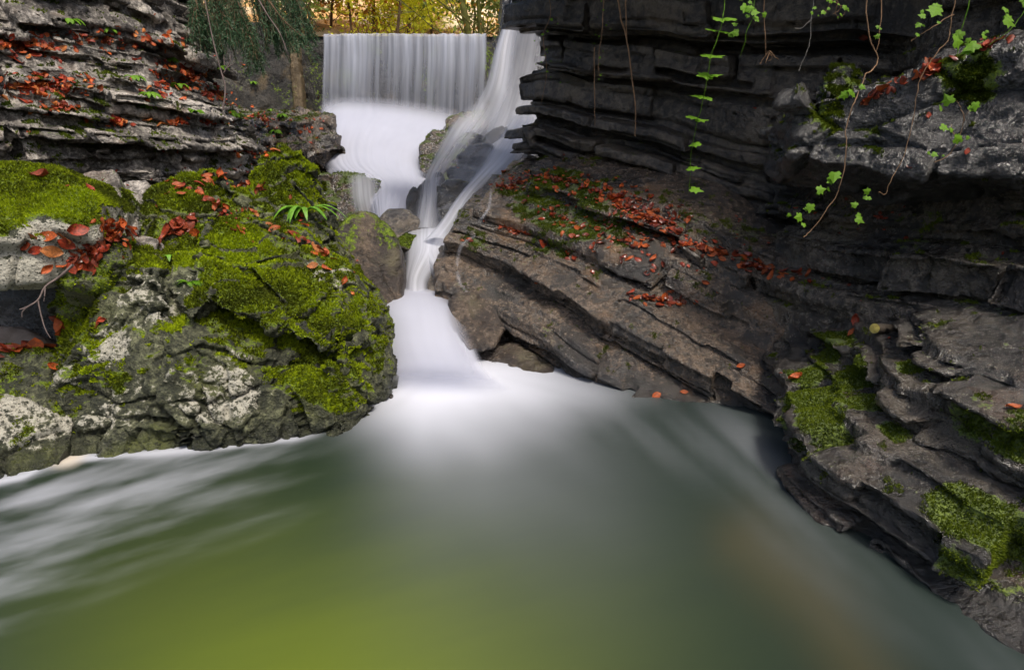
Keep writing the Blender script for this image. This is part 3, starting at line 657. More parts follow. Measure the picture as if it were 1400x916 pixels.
fo = t.math('ADD', t.attr('foam'), t.math('MULTIPLY', t.math('SUBTRACT', nf, .5), t.math('MULTIPLY', t.attr('foam'), .12)), clamp=True)
c = t.mix(fo, c, (.58, .60, .68))
c = t.mix(t.attr('cream'), c, (.5, .45, .38))
b_ = t.bump(t.noise(1, 3, .5, t.mapped((2.2, 5, 1))), .12, .02)
t.bsdf(c, t.fmix(fo, .30, .8), b_, spec=.35)
WM = t.m
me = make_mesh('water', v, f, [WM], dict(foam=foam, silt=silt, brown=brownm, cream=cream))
link('water', me, kind='structure')
# the bed of the gorge: below the pool and rising under the falls to the foot of the weir
rows = [(.2, -.9, -.9), (3.2, -.7, -.7), (3.7, -.25, -.2), (4.1, .08, .2), (4.5, .2, .42), (5.2, .45, .7), (6.3, .62, 1.0), (8.0, .9, 1.5), (9.5, 1.4, 1.85), (11.4, 1.7, 2.0)]
bx = np.linspace(-6, 4.5, 170); by = np.linspace(.2, 11.4, 200)
BX, BY = np.meshgrid(bx, by); BZ = np.interp(BY, [r[0] for r in rows], [r[1] for r in rows])
bv = np.stack([BX.ravel(), BY.ravel(), BZ.ravel()], 1); bv[:, 2] += .08 * fbm(bv, 1.5, 4)
i2 = np.arange(bv.shape[0]).reshape(200, 170); bf = np.stack([i2[:-1, :-1], i2[:-1, 1:], i2[1:, 1:], i2[1:, :-1]], -1).reshape(-1, 4)
me = make_mesh('stream_bed', bv, bf, [M['brown']], dict(moss=np.zeros(len(bv)), pale=np.zeros(len(bv)), wet=np.ones(len(bv)), tone=.4 + .4 * fbm(bv, 2, 3), hue=.4 + 0 * bv[:, 0]))
link('stream_bed', me, kind='structure')

def silk(name, lo=.1, hi=.9, sharp=(.3, .7), us=30., vs=1.0, col=(.72, .74, .82), tr=.4, det=3, bmp=.3):
    t = NT(name)
    cv = t.n('ShaderNodeCombineXYZ')
    t.l(t.math('MULTIPLY', t.attr('u'), us), cv.inputs[0]); t.l(t.math('MULTIPLY', t.attr('v'), vs), cv.inputs[1])
    n = t.noise(1.0, det, .55, cv.outputs[0])
    cw = t.n('ShaderNodeCombineXYZ'); t.l(t.math('MULTIPLY', t.attr('u'), us * .16), cw.inputs[0]); t.l(t.math('MULTIPLY', t.attr('v'), vs * .5), cw.inputs[1])
    s = t.math('ADD', t.math('MULTIPLY', t.step(n, *sharp), .6), t.math('MULTIPLY', t.step(t.noise(1.0, 2, .5, cw.outputs[0]), .32, .68), .4))
    a = t.math('MULTIPLY', t.attr('alpha'), t.fmix(s, lo, hi), clamp=True)
    b = t.n('ShaderNodeBsdfPrincipled'); b.inputs['Base Color'].default_value = (*col, 1); b.inputs['Roughness'].default_value = .55; b.inputs['Specular IOR Level'].default_value = .3
    t.l(t.bump(n, bmp, .03), b.inputs['Normal'])
    tl = t.n('ShaderNodeBsdfTranslucent'); tl.inputs['Color'].default_value = (*col, 1)
    m1 = t.n('ShaderNodeMixShader'); m1.inputs[0].default_value = tr; t.l(b.outputs[0], m1.inputs[1]); t.l(tl.outputs[0], m1.inputs[2])
    tp = t.n('ShaderNodeBsdfTransparent'); m2 = t.n('ShaderNodeMixShader'); t.l(a, m2.inputs[0]); t.l(tp.outputs[0], m2.inputs[1]); t.l(m1.outputs[0], m2.inputs[2])
    t.l(m2.outputs[0], t.out.inputs[0]); return t.m
M['curtain'] = silk('weir_curtain_water', .16, .92, (.24, .78), 30, .25, det=3, col=(.66, .70, .82))
M['foam'] = silk('churned_white_water', .86, 1.0, (.25, .75), 4, .7, col=(.62, .64, .74), bmp=.06, det=2)
M['veil'] = silk('thin_veil_water', .35, .8, (.3, .7), 9, .5, det=3)
M['stream'] = silk('white_stream_water', .5, 1.0, (.3, .7), 9, .5, det=3)
M['trickle'] = silk('trickle_water', .3, .8, (.3, .7), 6, 1)

def catmull(P, n):
    P = np.array(P, float); Q = np.vstack([2 * P[0] - P[1], P, 2 * P[-1] - P[-2]]); out = []
    for i in range(1, len(Q) - 2):
        for k in range(n):
            t = k / n; a, b, c, d = Q[i - 1], Q[i], Q[i + 1], Q[i + 2]
            out.append(.5 * (2 * b + (c - a) * t + (2 * a - 5 * b + 4 * c - d) * t * t + (3 * b - 3 * c + d - a) * t ** 3))
    out.append(P[-1]); return np.array(out)

def ribbon_mesh(rows, nu=28, per=10, bulge=.06, efade=.22, seed=0, ridge=0., off=0.):
    """rows: (xl,yl,Yl, xr,yr,Yr, alpha)"""
    A = np.array([np.concatenate([W(*r[:3]), W(*r[3:6]), [r[6]]]) for r in rows])
    A = catmull(A, per); L, Rr, al = A[:, :3], A[:, 3:6], np.clip(A[:, 6], 0, 1)
    u = np.linspace(0, 1, nu); U, VV = np.meshgrid(u, np.arange(len(A)) / per)
    P = L[:, None] * (1 - u)[None, :, None] + Rr[:, None] * u[None, :, None]
    wd = np.linalg.norm(Rr - L, axis=1)
    d = (bulge * np.sin(np.pi * u))[None, :] * np.ones_like(wd)[:, None] - off
    cf = np.stack([U.ravel() * 22, VV.ravel() * .25, np.full(U.size, seed)], 1)
    d = d + (ridge * fbm(cf, 1, 3)).reshape(d.shape)
    P = P + d[..., None] * np.array((0, -.85, .5))
    e = sm(u, 0, efade) * sm(1 - u, 0, efade)
    ej = np.clip(e[None, :] + .0, 0, 1) * al[:, None]
    cs = np.concatenate([[0], np.cumsum(np.linalg.norm(np.diff((L + Rr) / 2, axis=0), axis=1))])
    idx = np.arange(P.shape[0] * nu).reshape(-1, nu)
    f = np.stack([idx[:-1, :-1], idx[:-1, 1:], idx[1:, 1:], idx[1:, :-1]], -1).reshape(-1, 4)
    return P.reshape(-1, 3), f, dict(u=(U + seed).ravel(), v=(cs[:, None] + U * 0).ravel(), alpha=ej.ravel())

def fall(name, label, layers, mat, group=None):
    """layers of one body of falling water; more than one layer gives it depth"""
    V, F, at, o = [], [], dict(u=[], v=[], alpha=[]), 0
    for rows, kw in layers:
        v, f, a = ribbon_mesh(rows, **kw); V.append(v); F.append(f + o); o += len(v)
        for k in at: at[k].append(a[k])
    V = np.vstack(V); F = np.vstack(F); loc = V[V[:, 2].argmin()].copy()
    me = make_mesh(name, V - loc, F, [mat], {k: np.concatenate(x) for k, x in at.items()})
    return link(name, me, tuple(loc), None, label, 'waterfall', group)

yl = 11.0
cur = [(441, 47, yl + .5, 666, 47, yl + .5, .5), (441, 47, yl + .05, 666, 47, yl + .05, .9), (441, 52, yl - .06, 666, 52, yl - .06, 1), (441, 80, yl - .12, 666, 80, yl - .12, .95),
       (440, 115, yl - .16, 664, 118, yl - .16, .7), (440, 150, yl - .18, 662, 160, yl - .18, .6), (440, 172, yl - .19, 660, 205, yl - .19, .6)]
fall('waterfall', 'wide curtain of silky water dropping over the straight weir', [(cur, dict(nu=160, bulge=0, efade=.012, ridge=.03, seed=1))], M['curtain'])
fo = [(436, 138, 10.75, 650, 160, 10.7, .0), (436, 156, 10.5, 640, 186, 10.4, .8), (438, 175, 9.8, 615, 205, 9.6, 1), (438, 205, 9.0, 592, 222, 8.8, 1), (446, 235, 8.2, 590, 245, 7.9, 1), (490, 262, 7.4, 590, 268, 7.0, 1), (505, 290, 6.6, 572, 290, 6.4, 1), (515, 330, 6.0, 560, 330, 5.9, .9)]
fall('waterfall', 'broad bank of bright white foam sliding down below the weir', [(fo, dict(nu=70, bulge=.12, efade=.06, seed=2, ridge=.012)), (fo, dict(nu=70, bulge=.2, efade=.2, seed=8, off=-.10, ridge=.012))], M['foam'])
tr = [(474, 238, 6.85, 520, 238, 6.85, .0), (473, 246, 6.68, 522, 246, 6.68, .7), (475, 270, 6.5, 524, 274, 6.5, .9), (480, 300, 6.4, 532, 304, 6.4, .6)]
fall('waterfall', 'small separate trickling fan over the brown ledge beside the foam bank', [(tr, dict(nu=24, bulge=.03, efade=.35, seed=3))], M['veil'])
# upper right fall: veil over a rock rib plus a bright jet
stone('cascade_rock', 'tall dark rock rib behind the veil of the highest fall', M['black'], [chunk(.8, (690, -40, 9.2), (765, -40, 8.8), (765, 120, 8.6), (740, 240, 7.6), (668, 240, 8.2), (672, 140, 8.9), (706, 60, 9.1))], .025, 40, fac=((3, .06, (1, 1, 1.5)),), noi=((3, .04, 4),), wetv=1, key='c9')
ve = [(706, -30, 8.9, 762, -30, 8.6, .4), (704, 20, 8.8, 765, 20, 8.5, .5), (690, 80, 8.6, 765, 90, 8.3, .55), (676, 140, 8.2, 752, 140, 8.0, .6), (660, 180, 7.7, 742, 185, 7.4, .7), (650, 210, 7.3, 735, 215, 7.0, .7)]
jet = [(700, 8, 8.7, 712, 6, 8.7, .0), (688, 40, 8.6, 712, 36, 8.6, 1), (672, 85, 8.4, 706, 85, 8.4, 1), (658, 130, 8.2, 704, 130, 8.2, .75), (636, 165, 7.9, 700, 165, 7.9, .5), (618, 200, 7.5, 672, 200, 7.5, .5)]
fall('waterfall', 'highest fall dropping steeply past the dark cliff corner', [(ve, dict(nu=36, bulge=.12, efade=.12, seed=4)), (jet, dict(nu=24, bulge=.2, efade=.35, seed=6, off=-.1))], M['stream'])
la = [(625, 160, 7.8, 690, 160, 7.8, 0), (606, 190, 7.5, 662, 185, 7.4, .7), (592, 220, 7.0, 640, 215, 6.9, .7), (576, 260, 6.4, 614, 250, 6.3, .75), (568, 295, 5.8, 612, 290, 5.7, .8), (562, 330, 5.2, 610, 330, 5.1, .9)]
fall('waterfall', 'misty left arm of the cascade between the rock island and the rock steps', [(la, dict(nu=26, bulge=.12, efade=.4, seed=7)), (la, dict(nu=26, bulge=.2, efade=.45, seed=9, off=-.1))], M['veil'])
mv = [(640, 148, 7.5, 740, 152, 7.2, 0), (622, 180, 7.0, 730, 185, 6.75, .25), (606, 215, 6.45, 712, 218, 6.2, .28), (596, 250, 5.95, 690, 245, 5.75, .32), (584, 290, 5.4, 655, 284, 5.3, .35), (570, 330, 4.95, 636, 322, 4.9, .3)]
fall('waterfall', 'thin mist of spray drifting over the dark steps between both arms', [(mv, dict(nu=26, bulge=.15, efade=.45, seed=17))], M['veil'])
ra = [(690, 165, 7.2, 745, 168, 7.0, 0), (682, 185, 6.9, 745, 185, 6.8, .8), (664, 210, 6.6, 728, 212, 6.4, .7), (650, 238, 6.2, 712, 232, 6.0, .75), (634, 262, 5.7, 690, 252, 5.6, .9), (615, 290, 5.3, 660, 282, 5.2, .95), (590, 325, 4.95, 640, 318, 4.9, 1), (570, 345, 4.8, 628, 340, 4.7, 1)]
fall('waterfall', 'bright right arm of the cascade pouring over the rock steps', [(ra, dict(nu=26, bulge=.10, efade=.35, seed=11)), (ra, dict(nu=26, bulge=.18, efade=.42, seed=12, off=-.08))], M['stream'])
ch = [(548, 322, 4.95, 632, 318, 4.95, .6), (550, 336, 4.75, 628, 332, 4.75, 1), (552, 352, 4.6, 622, 350, 4.58, 1), (551, 385, 4.42, 620, 385, 4.4, 1), (548, 412, 4.3, 622, 414, 4.28, 1), (540, 430, 4.2, 628, 430, 4.15, .6)]
ch1 = [(r[0], r[1], r[2], r[0] + (r[3] - r[0]) * (.95 if i < 3 else .56), r[4], r[5], r[6]) for i, r in enumerate(ch)]
ch2 = [(r[3] - (r[3] - r[0]) * (.9 if i < 3 else .42), r[1], r[2], r[3], r[4], r[5], r[6] * .9) for i, r in enumerate(ch)]
fall('waterfall', 'narrow chute of white water beside the rounded boulder', [(ch1, dict(nu=24, bulge=.12, efade=.2, seed=13)), (ch2, dict(nu=24, bulge=.12, efade=.35, seed=14))], M['stream'])
lo_ = [(492, 400, 4.6, 640, 404, 4.55, .0), (494, 410, 4.4, 632, 411, 4.35, 1), (500, 420, 4.2, 634, 420, 4.15, 1), (505, 436, 4.0, 640, 438, 3.95, 1), (508, 470, 3.82, 652, 474, 3.72, 1), (512, 500, 3.64, 668, 506, 3.50, .8), (508, 516, 3.44, 690, 522, 3.34, .35), (505, 530, 3.26, 710, 536, 3.2, 0)]
fall('waterfall', 'lowest rounded fall spilling white into the pool', [(lo_, dict(nu=50, bulge=.10, efade=.10, seed=15)), (lo_, dict(nu=40, bulge=.16, efade=.28, seed=16, off=-.05))], M['foam'])
def thin(pts, wpx, lab, alpha=.5):
    q_ = []
    for x, y, Y in pts:
        h = hit(x, y); q_.append((x, y, (h[0].y - .012) if h is not None and abs(h[0].y - Y) < 1.2 else Y))
    pts = q_
    rows = [(x - w_ / 2, y, Y, x + w_ / 2, y, Y, alpha if 0 < i < len(pts) - 1 else .3) for i, ((x, y, Y), w_) in enumerate(zip(pts, wpx))]
    fall('waterfall', lab, [(rows, dict(nu=8, bulge=.006, efade=.5, per=6))], M['trickle'])
# ------------------------------------------------------------------ weir, hill and autumn wood
def wall_block(name, label, pts2d, z0, z1, th, mat, vox=.035, cat='wall', seed=0):
    V, F = [], []
    for (a, b) in zip(pts2d[:-1], pts2d[1:]):
        a, b = np.array(a), np.array(b); d = (b - a) / np.linalg.norm(b - a); n = np.array((-d[1], d[0])); a = a - d * .02; b = b + d * .02
        P = [(*a, z0), (*b, z0), (*(b + n * th), z0), (*(a + n * th), z0), (*a, z1), (*b, z1), (*(b + n * th), z1), (*(a + n * th), z1)]
        v, f = hull(P); o = len(V); V += v; F += [[i + o for i in q] for q in f]
    v, f = remesh(V, F, vox, 1)
    v = break_up(v, f, ((2.5, .02, (1, 1, 1.4)),), ((2, .015, 4),), seed=seed)
    n = normals(v, f)
    return add_rock(name, v, f, mat, label, cat, .25 + .35 * fbm(v, 1.6, 4) + .2 * n[:, 2], .2 + .3 * fbm(v, 1.2, 3), np.full(len(v), .5), key=name)
lipz = W(0, 47, 11.0)[2]
x0, x1 = W(404, 100, 11.2)[0], W(700, 100, 11.2)[0]
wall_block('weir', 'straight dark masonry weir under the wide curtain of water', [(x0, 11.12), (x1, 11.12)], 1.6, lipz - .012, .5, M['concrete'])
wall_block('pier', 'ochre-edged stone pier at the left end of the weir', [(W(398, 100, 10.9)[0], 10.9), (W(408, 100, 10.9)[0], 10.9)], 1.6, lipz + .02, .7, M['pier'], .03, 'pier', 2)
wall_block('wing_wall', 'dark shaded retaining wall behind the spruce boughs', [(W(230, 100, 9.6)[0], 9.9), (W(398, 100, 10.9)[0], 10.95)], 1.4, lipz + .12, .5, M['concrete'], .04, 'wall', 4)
# water held behind the weir
me = make_mesh('water', np.array([(x0, 11.1, lipz - .02), (x1 + 1, 11.1, lipz - .02), (x1 + 1, 13.4, lipz - .02), (x0, 13.4, lipz - .02)]), np.array([(0, 1, 2, 3)]), [simple('headwater', (.1, .11, .1), .15)])
link('water', me, kind='structure')
# hillside
hx = np.linspace(-16, 14, 200); hy = np.linspace(11.7, 34, 130)
HX, HY = np.meshgrid(hx, hy)
HZ = lipz - .25 + np.maximum(HY - 12.9, 0) * .36 + .25 * sm(np.abs(HX + .8), 1.5, 3.2)
HZ = np.minimum(HZ, 9.5 + .1 * (HY - 20))
hv = np.stack([HX.ravel(), HY.ravel(), HZ.ravel()], 1); hv[:, 2] += .25 * fbm(hv, .5, 4)
i2 = np.arange(len(hv)).reshape(130, 200); hf = np.stack([i2[:-1, :-1], i2[:-1, 1:], i2[1:, 1:], i2[1:, :-1]], -1).reshape(-1, 4)
t = NT('leaf_litter_slope')
c = t.mix(t.step(t.noise(.5, 3), .42, .6), (.7, .40, .16), (.95, .78, .54))
c = t.mix(t.step(t.noise(9, 5, .7), .5, .68), c, (.14, .06, .02))
c = t.mix(t.step(t.noise(1.3, 4, .6), .56, .66), c, (.20, .22, .03))
t.bsdf(c, .9, t.bump(t.noise(14, 5, .7), .8, .05), spec=.1)
link('hillside', make_mesh('hillside', hv, hf, [t.m]), kind='structure')
def hill_z(x, y):
    return float(np.interp(y, hy, HZ[:, int(np.clip(np.searchsorted(hx, x), 0, 199))]))

def tube(pts, rad, ns=6):
    pts = np.array(pts, float); V, F = [], []
    up = np.array((.13, .21, 1.)); T = np.gradient(pts, axis=0); T /= np.maximum(np.linalg.norm(T, axis=1), 1e-9)[:, None]
    for i, (p, r) in enumerate(zip(pts, rad)):
        a = np.cross(T[i], up); 
        if np.linalg.norm(a) < .1: a = np.cross(T[i], (1, 0, 0))
        a /= np.linalg.norm(a); b = np.cross(T[i], a)
        for k in range(ns):
            th = 2 * math.pi * k / ns; V.append(p + r * (math.cos(th) * a + math.sin(th) * b))
    for i in range(len(pts) - 1):
        for k in range(ns):
            q = (k + 1) % ns; F.append((i * ns + k, i * ns + q, (i + 1) * ns + q, (i + 1) * ns + k))
    return np.array(V), np.array(F)
def join(parts):
    V, F, o = [], [], 0
    for v, f in parts: V.append(v); F.append(f + o); o += len(v)
    return np.vstack(V), np.vstack(F)
def cards(P, size, rg, nrm=None, squash=.6, spread=1.):
    """small four-cornered leaves at the points P"""
    n = len(P); d = rg.normal(size=(n, 3)); 
    if nrm is not None: d = nrm * spread + d * .6
    d /= np.linalg.norm(d, axis=1)[:, None]; e = rg.normal(size=(n, 3)); e -= (e * d).sum(1)[:, None] * d; e /= np.linalg.norm(e, axis=1)[:, None]
    s = (size * rg.uniform(.6, 1.3, n))[:, None]
    g = np.cross(d, e)
    V = np.stack([P + d * s, P + e * s * squash + g * s * .15, P - d * s, P - e * s * squash + g * s * .15], 1).reshape(-1, 3)
    return V, np.arange(n * 4).reshape(-1, 4)

AUT = {'gold': simple('golden_leaves', (.85, .56, .05), .6, .4, 3, tr=.45), 'lime': simple('lime_yellow_leaves', (.72, .78, .05), .6, .35, 3, tr=.5),
       'rust': simple('rust_leaves', (.5, .22, .04), .6, .45, 3, tr=.4), 'green': simple('dull_green_leaves', (.16, .22, .04), .6, .4, 3, tr=.4)}
def tree(px, Y, lean, r, leaf, nleaf, label, seed, hgt=5.0, bark='bark'):
    rg = np.random.default_rng(seed); nleaf = int(nleaf * 1.8); r *= .7; x = W(px, 47, Y)[0]; base = np.array((x, Y, hill_z(x, Y) - .1))
    k = np.linspace(0, 1, 9)[:, None]
    pts = base + np.array((lean, 0, hgt)) * k + np.cumsum(rg.normal(0, .045, (9, 3)), axis=0) * (k > 0)
    parts = [tube(pts, r * (1 - .75 * k[:, 0]), 8)]; tips = []
    for b in range(26):
        h = rg.uniform(.03, .8); p = base + (pts[-1] - base) * h; i = int(h * 8); p = pts[i] + (pts[min(i + 1, 8)] - pts[i]) * (h * 8 - i)
        a = rg.uniform(0, 6.28); L = rg.uniform(.5, 1.5) * (1.1 - h * .4); d = np.array((math.cos(a), math.sin(a) * .7, rg.uniform(.1, .8)))
        q = np.array([p + d * L * s + np.array((0, 0, .15 * L * s * s)) + rg.normal(0, .03, 3) * s for s in np.linspace(0, 1, 5)])
        parts.append(tube(q, r * .28 * (1 - .85 * np.linspace(0, 1, 5)), 4)); tips += list(q[2:])
        for m in range(4):
            s0 = q[rg.integers(1, 5)]; d2 = d + rg.normal(0, .6, 3); q2 = np.array([s0 + d2 * L * .5 * s for s in (0, .5, 1)])
            parts.append(tube(q2, r * .09 * np.array((1, .7, .3)) + .003, 3)); tips += list(q2)
    root = link('tree', None, tuple(base), None, label, 'tree', 'trees of the autumn wood behind the weir')
    v, f = join([p for p in parts]); link('trunk', make_mesh('trunk', v - base, f, [M[bark]]), parent=root)
    tips = np.array(tips); P = tips[rg.integers(0, len(tips), nleaf)] + rg.normal(0, .16, (nleaf, 3))
    v, f = cards(P, .055, rg); link('crown', make_mesh('crown', v - base, f, [AUT[leaf]], smooth=False), parent=root)
TR = [(425, 13.6, .3, .05, 'green', 1800, 'slim dull green tree next to the spruce boughs'), (452, 15.5, .9, .05, 'rust', 1500, 'leaning rust-leaved tree above the left end of the weir'),
      (482, 14.2, -.2, .04, 'rust', 1300, 'thin russet sapling above the weir, left of the golden tree'), (512, 16.5, .2, .07, 'gold', 1600, 'golden-brown tree above the middle of the left weir half'),
      (541, 13.9, .05, .055, 'lime', 2400, 'straight dark trunk before the lime-yellow foliage'), (556, 16.0, .8, .05, 'lime', 2600, 'lime-yellow tree leaning right over the weir centre'),
      (590, 17.5, -.3, .05, 'lime', 2800, 'brightest yellow-green tree on the slope behind the weir'), (640, 13.8, -.75, .12, 'rust', 90, 'bare stout dark tree leaning left before the peach slope'),
      (645, 15.4, .1, .045, 'rust', 60, 'bare thin tree just right of the stout leaning one'), (658, 13.7, -.1, .075, 'green', 500, 'straight mossy trunk near the right end of the weir'),
      (680, 14.5, .3, .05, 'green', 2200, 'bushy green tree against the highest fall'), (400, 15.0, .2, .06, 'green', 2200, 'dark green tree partly behind the spruce boughs'),
      (705, 15.6, .0, .06, 'gold', 1500, 'golden tree behind the highest fall'), (370, 16.4, .0, .07, 'rust', 1500, 'russet tree behind the hanging spruce')]
for i, a in enumerate(TR): tree(*a, seed=100 + i, bark='bark_moss' if i in (7, 9) else 'bark')
# low twiggy undergrowth along the crest
rg = np.random.default_rng(5); parts = []
for k in range(300):
    x = rg.uniform(-3.6, .6); y = rg.uniform(13.1, 15); b = np.array((x, y, hill_z(x, y) - .03)); d = rg.normal(0, .3, 3); d[2] = rg.uniform(.3, .9)
    parts.append(tube(np.array([b, b + d * .4, b + d * .8 + rg.normal(0, .08, 3)]), np.array((.009, .006, .003)), 3))
v, f = join(parts); P = v[rg.integers(0, len(v), 900)] + rg.normal(0, .07, (900, 3)); v2, f2 = cards(P, .035, rg)
V, F = join([(v, f), (v2, f2)])
link('undergrowth', make_mesh('undergrowth', V, F, [M['bark'], AUT['lime']], smooth=False, mat_idx=np.r_[np.zeros(len(f)), np.ones(len(f2))]), kind='stuff', label='twiggy golden undergrowth along the crest behind the weir', cat='undergrowth')
# ------------------------------------------------------------------ moss pile, fallen leaves
def moss_tufts(key, count, size, mat, thr=.42, seed=0, zmin=-.02, front=True):
    r = ROCKS[key]; v, f, n, m = r['v'], r['f'], r['n'], r['moss']; rg = np.random.default_rng(seed)
    a, b, c = v[f[:, 0]], v[f[:, 1]], v[f[:, 2]]
    area = np.linalg.norm(np.cross(b - a, c - a), axis=1)
    mm = m[f].mean(1) + .4 * fbm(a, 14, 3, .6, 4); cen = a
    toc = np.array((0, 0, CH)) - cen; facing = (n[f[:, 0]] * toc).sum(1) > -.3 * np.linalg.norm(toc, axis=1)
    wgt = area * sm(mm, thr, thr + .15) * facing * (cen[:, 2] > zmin)
    if wgt.sum() == 0: return
    fi = rg.choice(len(f), count, p=wgt / wgt.sum()); u = rg.random((count, 2)); q = v[f[fi]]
    P = q[:, 0] * ((1 - u[:, :1]) * (1 - u[:, 1:])) + q[:, 1] * (u[:, :1] * (1 - u[:, 1:])) + q[:, 2] * (u[:, :1] * u[:, 1:]) + q[:, 3] * ((1 - u[:, :1]) * u[:, 1:])
    N = n[f[fi, 0]]; D = N + rg.normal(0, .45, (count, 3)) + np.array((0, 0, .25)); D /= np.linalg.norm(D, axis=1)[:, None]
    E = np.cross(D, rg.normal(size=(count, 3))); E /= np.linalg.norm(E, axis=1)[:, None]
    s = (size * rg.uniform(.5, 1.4, count))[:, None]; P = P - N * .002
    V = np.stack([P - E * s * .32, P + E * s * .32, P + D * s], 1).reshape(-1, 3)
    tint = np.repeat(np.clip(.36 + .85 * fbm(P, 4, 3) + .45 * perlin(P * 38) + rg.normal(0, .25, count), 0, 1), 3)
    loc = np.array(r['o'].location)
    me = make_mesh('moss', V - loc, np.arange(count * 3).reshape(-1, 3), [M[mat]], dict(tint=tint), smooth=False)
    link('moss', me, parent=r['o'], kind='stuff')
moss_tufts('big', 210000, .015, 'moss_blade', seed=1)
moss_tufts('left', 60000, .0125, 'moss_blade', seed=2)
moss_tufts('le', 60000, .010, 'moss_dim', seed=3)
moss_tufts('sl', 40000, .012, 'moss_dim', seed=4)
moss_tufts('bl1', 16000, .012, 'moss_blade', seed=5)
moss_tufts('bl2', 6000, .010, 'moss_blade', seed=6)
moss_tufts('hb', 26000, .012, 'moss_dim', seed=17)
moss_tufts('nc', 22000, .014, 'moss_dim', seed=7)
moss_tufts('lc', 36000, .02, 'moss_dim', seed=8)
moss_tufts('ql', 14000, .02, 'moss_dim', seed=9)
moss_tufts('s6', 9000, .013, 'moss_blade', seed=18)
moss_tufts('m1', 6000, .008, 'moss_dim', seed=10)
moss_tufts('m3', 2500, .012, 'moss_dim', seed=11)
moss_tufts('c0', 5000, .02, 'moss_dim', seed=12)
moss_tufts('c1', 3000, .02, 'moss_dim', seed=13)

bpy.context.view_layer.update()
DG = bpy.context.evaluated_depsgraph_get()
ROCKSET = {r['o'].name for r in ROCKS.values()}
CAMP = Vector((0, 0, CH))
from mathutils.bvhtree import BVHTree
_bv = {}
def hit(px, py, only=None):
    """the rock point seen there: rock only (moss, water and leaves are passed through)"""
    d = Vector(ray(px, py)).normalized(); o = CAMP.copy()
    for _ in range(40):
        ok, loc, nrm, idx, ob, mw = SC.ray_cast(DG, o, d)
        if not ok: return None
        if ob.name in ROCKSET or ob.name.startswith('hillside'):
            if nrm.dot(d) > 0: nrm = -nrm
            return loc, nrm, ob
        o = loc + d * .004
    return None

def leaf_geo(curl, wav, wid, rg):
    nu, nv = 5, 7; V = []
    for j in range(nv):
        t = j / (nv - 1); wdt = wid * math.sin(math.pi * min(1, t * .96 + .02)) ** .75
        for i in range(nu):
            s = i / (nu - 1) * 2 - 1
            V.append((s * wdt * .5, t - .5, curl * (s * s) * .25 + wav * math.sin(t * 5 + 1.3 * s) * .09 + curl * (t - .5) ** 2 * .7))
    ix = np.arange(nu * nv).reshape(nv, nu); F = np.stack([ix[:-1, :-1], ix[:-1, 1:], ix[1:, 1:], ix[1:, :-1]], -1).reshape(-1, 4)
    return np.array(V), F
rgl = np.random.default_rng(77)
LG = [leaf_geo(c, w_, d, rgl) for c, w_, d in ((.15, .5, .62), (.5, .8, .55), (-.35, .6, .6), (.9, 1., .5), (-.7, 1.2, .55), (.3, -.9, .66))]
LM = [[make_mesh('leaf', v, f, [m]) for v, f in LG] for m in LEAFM]
n_ind = 0
def clusters(spots, size, count, mats, label, rg, individual, stuffbag, flat=.35, lift=.006, pile=0., group=None):
    """spots: ellipses (cx, cy, rx, ry, weight, slant) over the rock where leaves have gathered"""
    global n_ind
    wts = np.array([s[4] for s in spots], float); wts /= wts.sum(); got = tries = 0
    while got < count and tries < count * 6:
        tries += 1
        s = spots[rg.choice(len(spots), p=wts)]; r_ = abs(rg.normal(0, .62)) ; a = rg.uniform(0, 6.283)
        dx, dy = s[2] * r_ * math.cos(a), s[3] * r_ * math.sin(a)
        h = hit(s[0] + dx, s[1] + dy + dx * (s[5] if len(s) > 5 else 0))
        if h is None: continue
        loc, n, ob = h
        if n.z < .12 and rg.random() < .8: continue
        got += 1
        n = (n + Vector((0, 0, .35)) + Vector(rg.normal(0, flat, 3))).normalized()
        ax = Vector(rg.normal(size=3)); y = (ax - n * ax.dot(n)).normalized(); x = y.cross(n)
        sz = size * rg.uniform(.5, 1.35); mi = rg.choice(mats)
        loc = loc + Vector((0, 0, lift + pile * rg.random()))
        mtx = Matrix(((x.x * sz, y.x * sz, n.x * sz, loc.x), (x.y * sz, y.y * sz, n.y * sz, loc.y), (x.z * sz, y.z * sz, n.z * sz, loc.z), (0, 0, 0, 1)))
        gi = rg.integers(0, 6)
        if individual and n_ind < 298:
            o = link('leaf', LM[mi][gi], None, None, label, 'leaf', group or label); o.matrix_world = mtx; n_ind += 1
        else:
            v, f = LG[gi]; mm = np.array(mtx)
            stuffbag.append((v @ mm[:3, :3].T + mm[:3, 3], f, mi))
def flush(bag, label):
    if not bag: return
    V, F, I, o = [], [], [], 0
    for v, f, mi in bag: V.append(v); F.append(f + o); I += [mi] * len(f); o += len(v)
    V = np.vstack(V); me = make_mesh('fallen_leaves', V, np.vstack(F), LEAFM, mat_idx=I); link('fallen_leaves', me, kind='stuff', label=label, cat='leaves')

rg = np.random.default_rng(31); bag = []
G = 'fallen beech leaves'
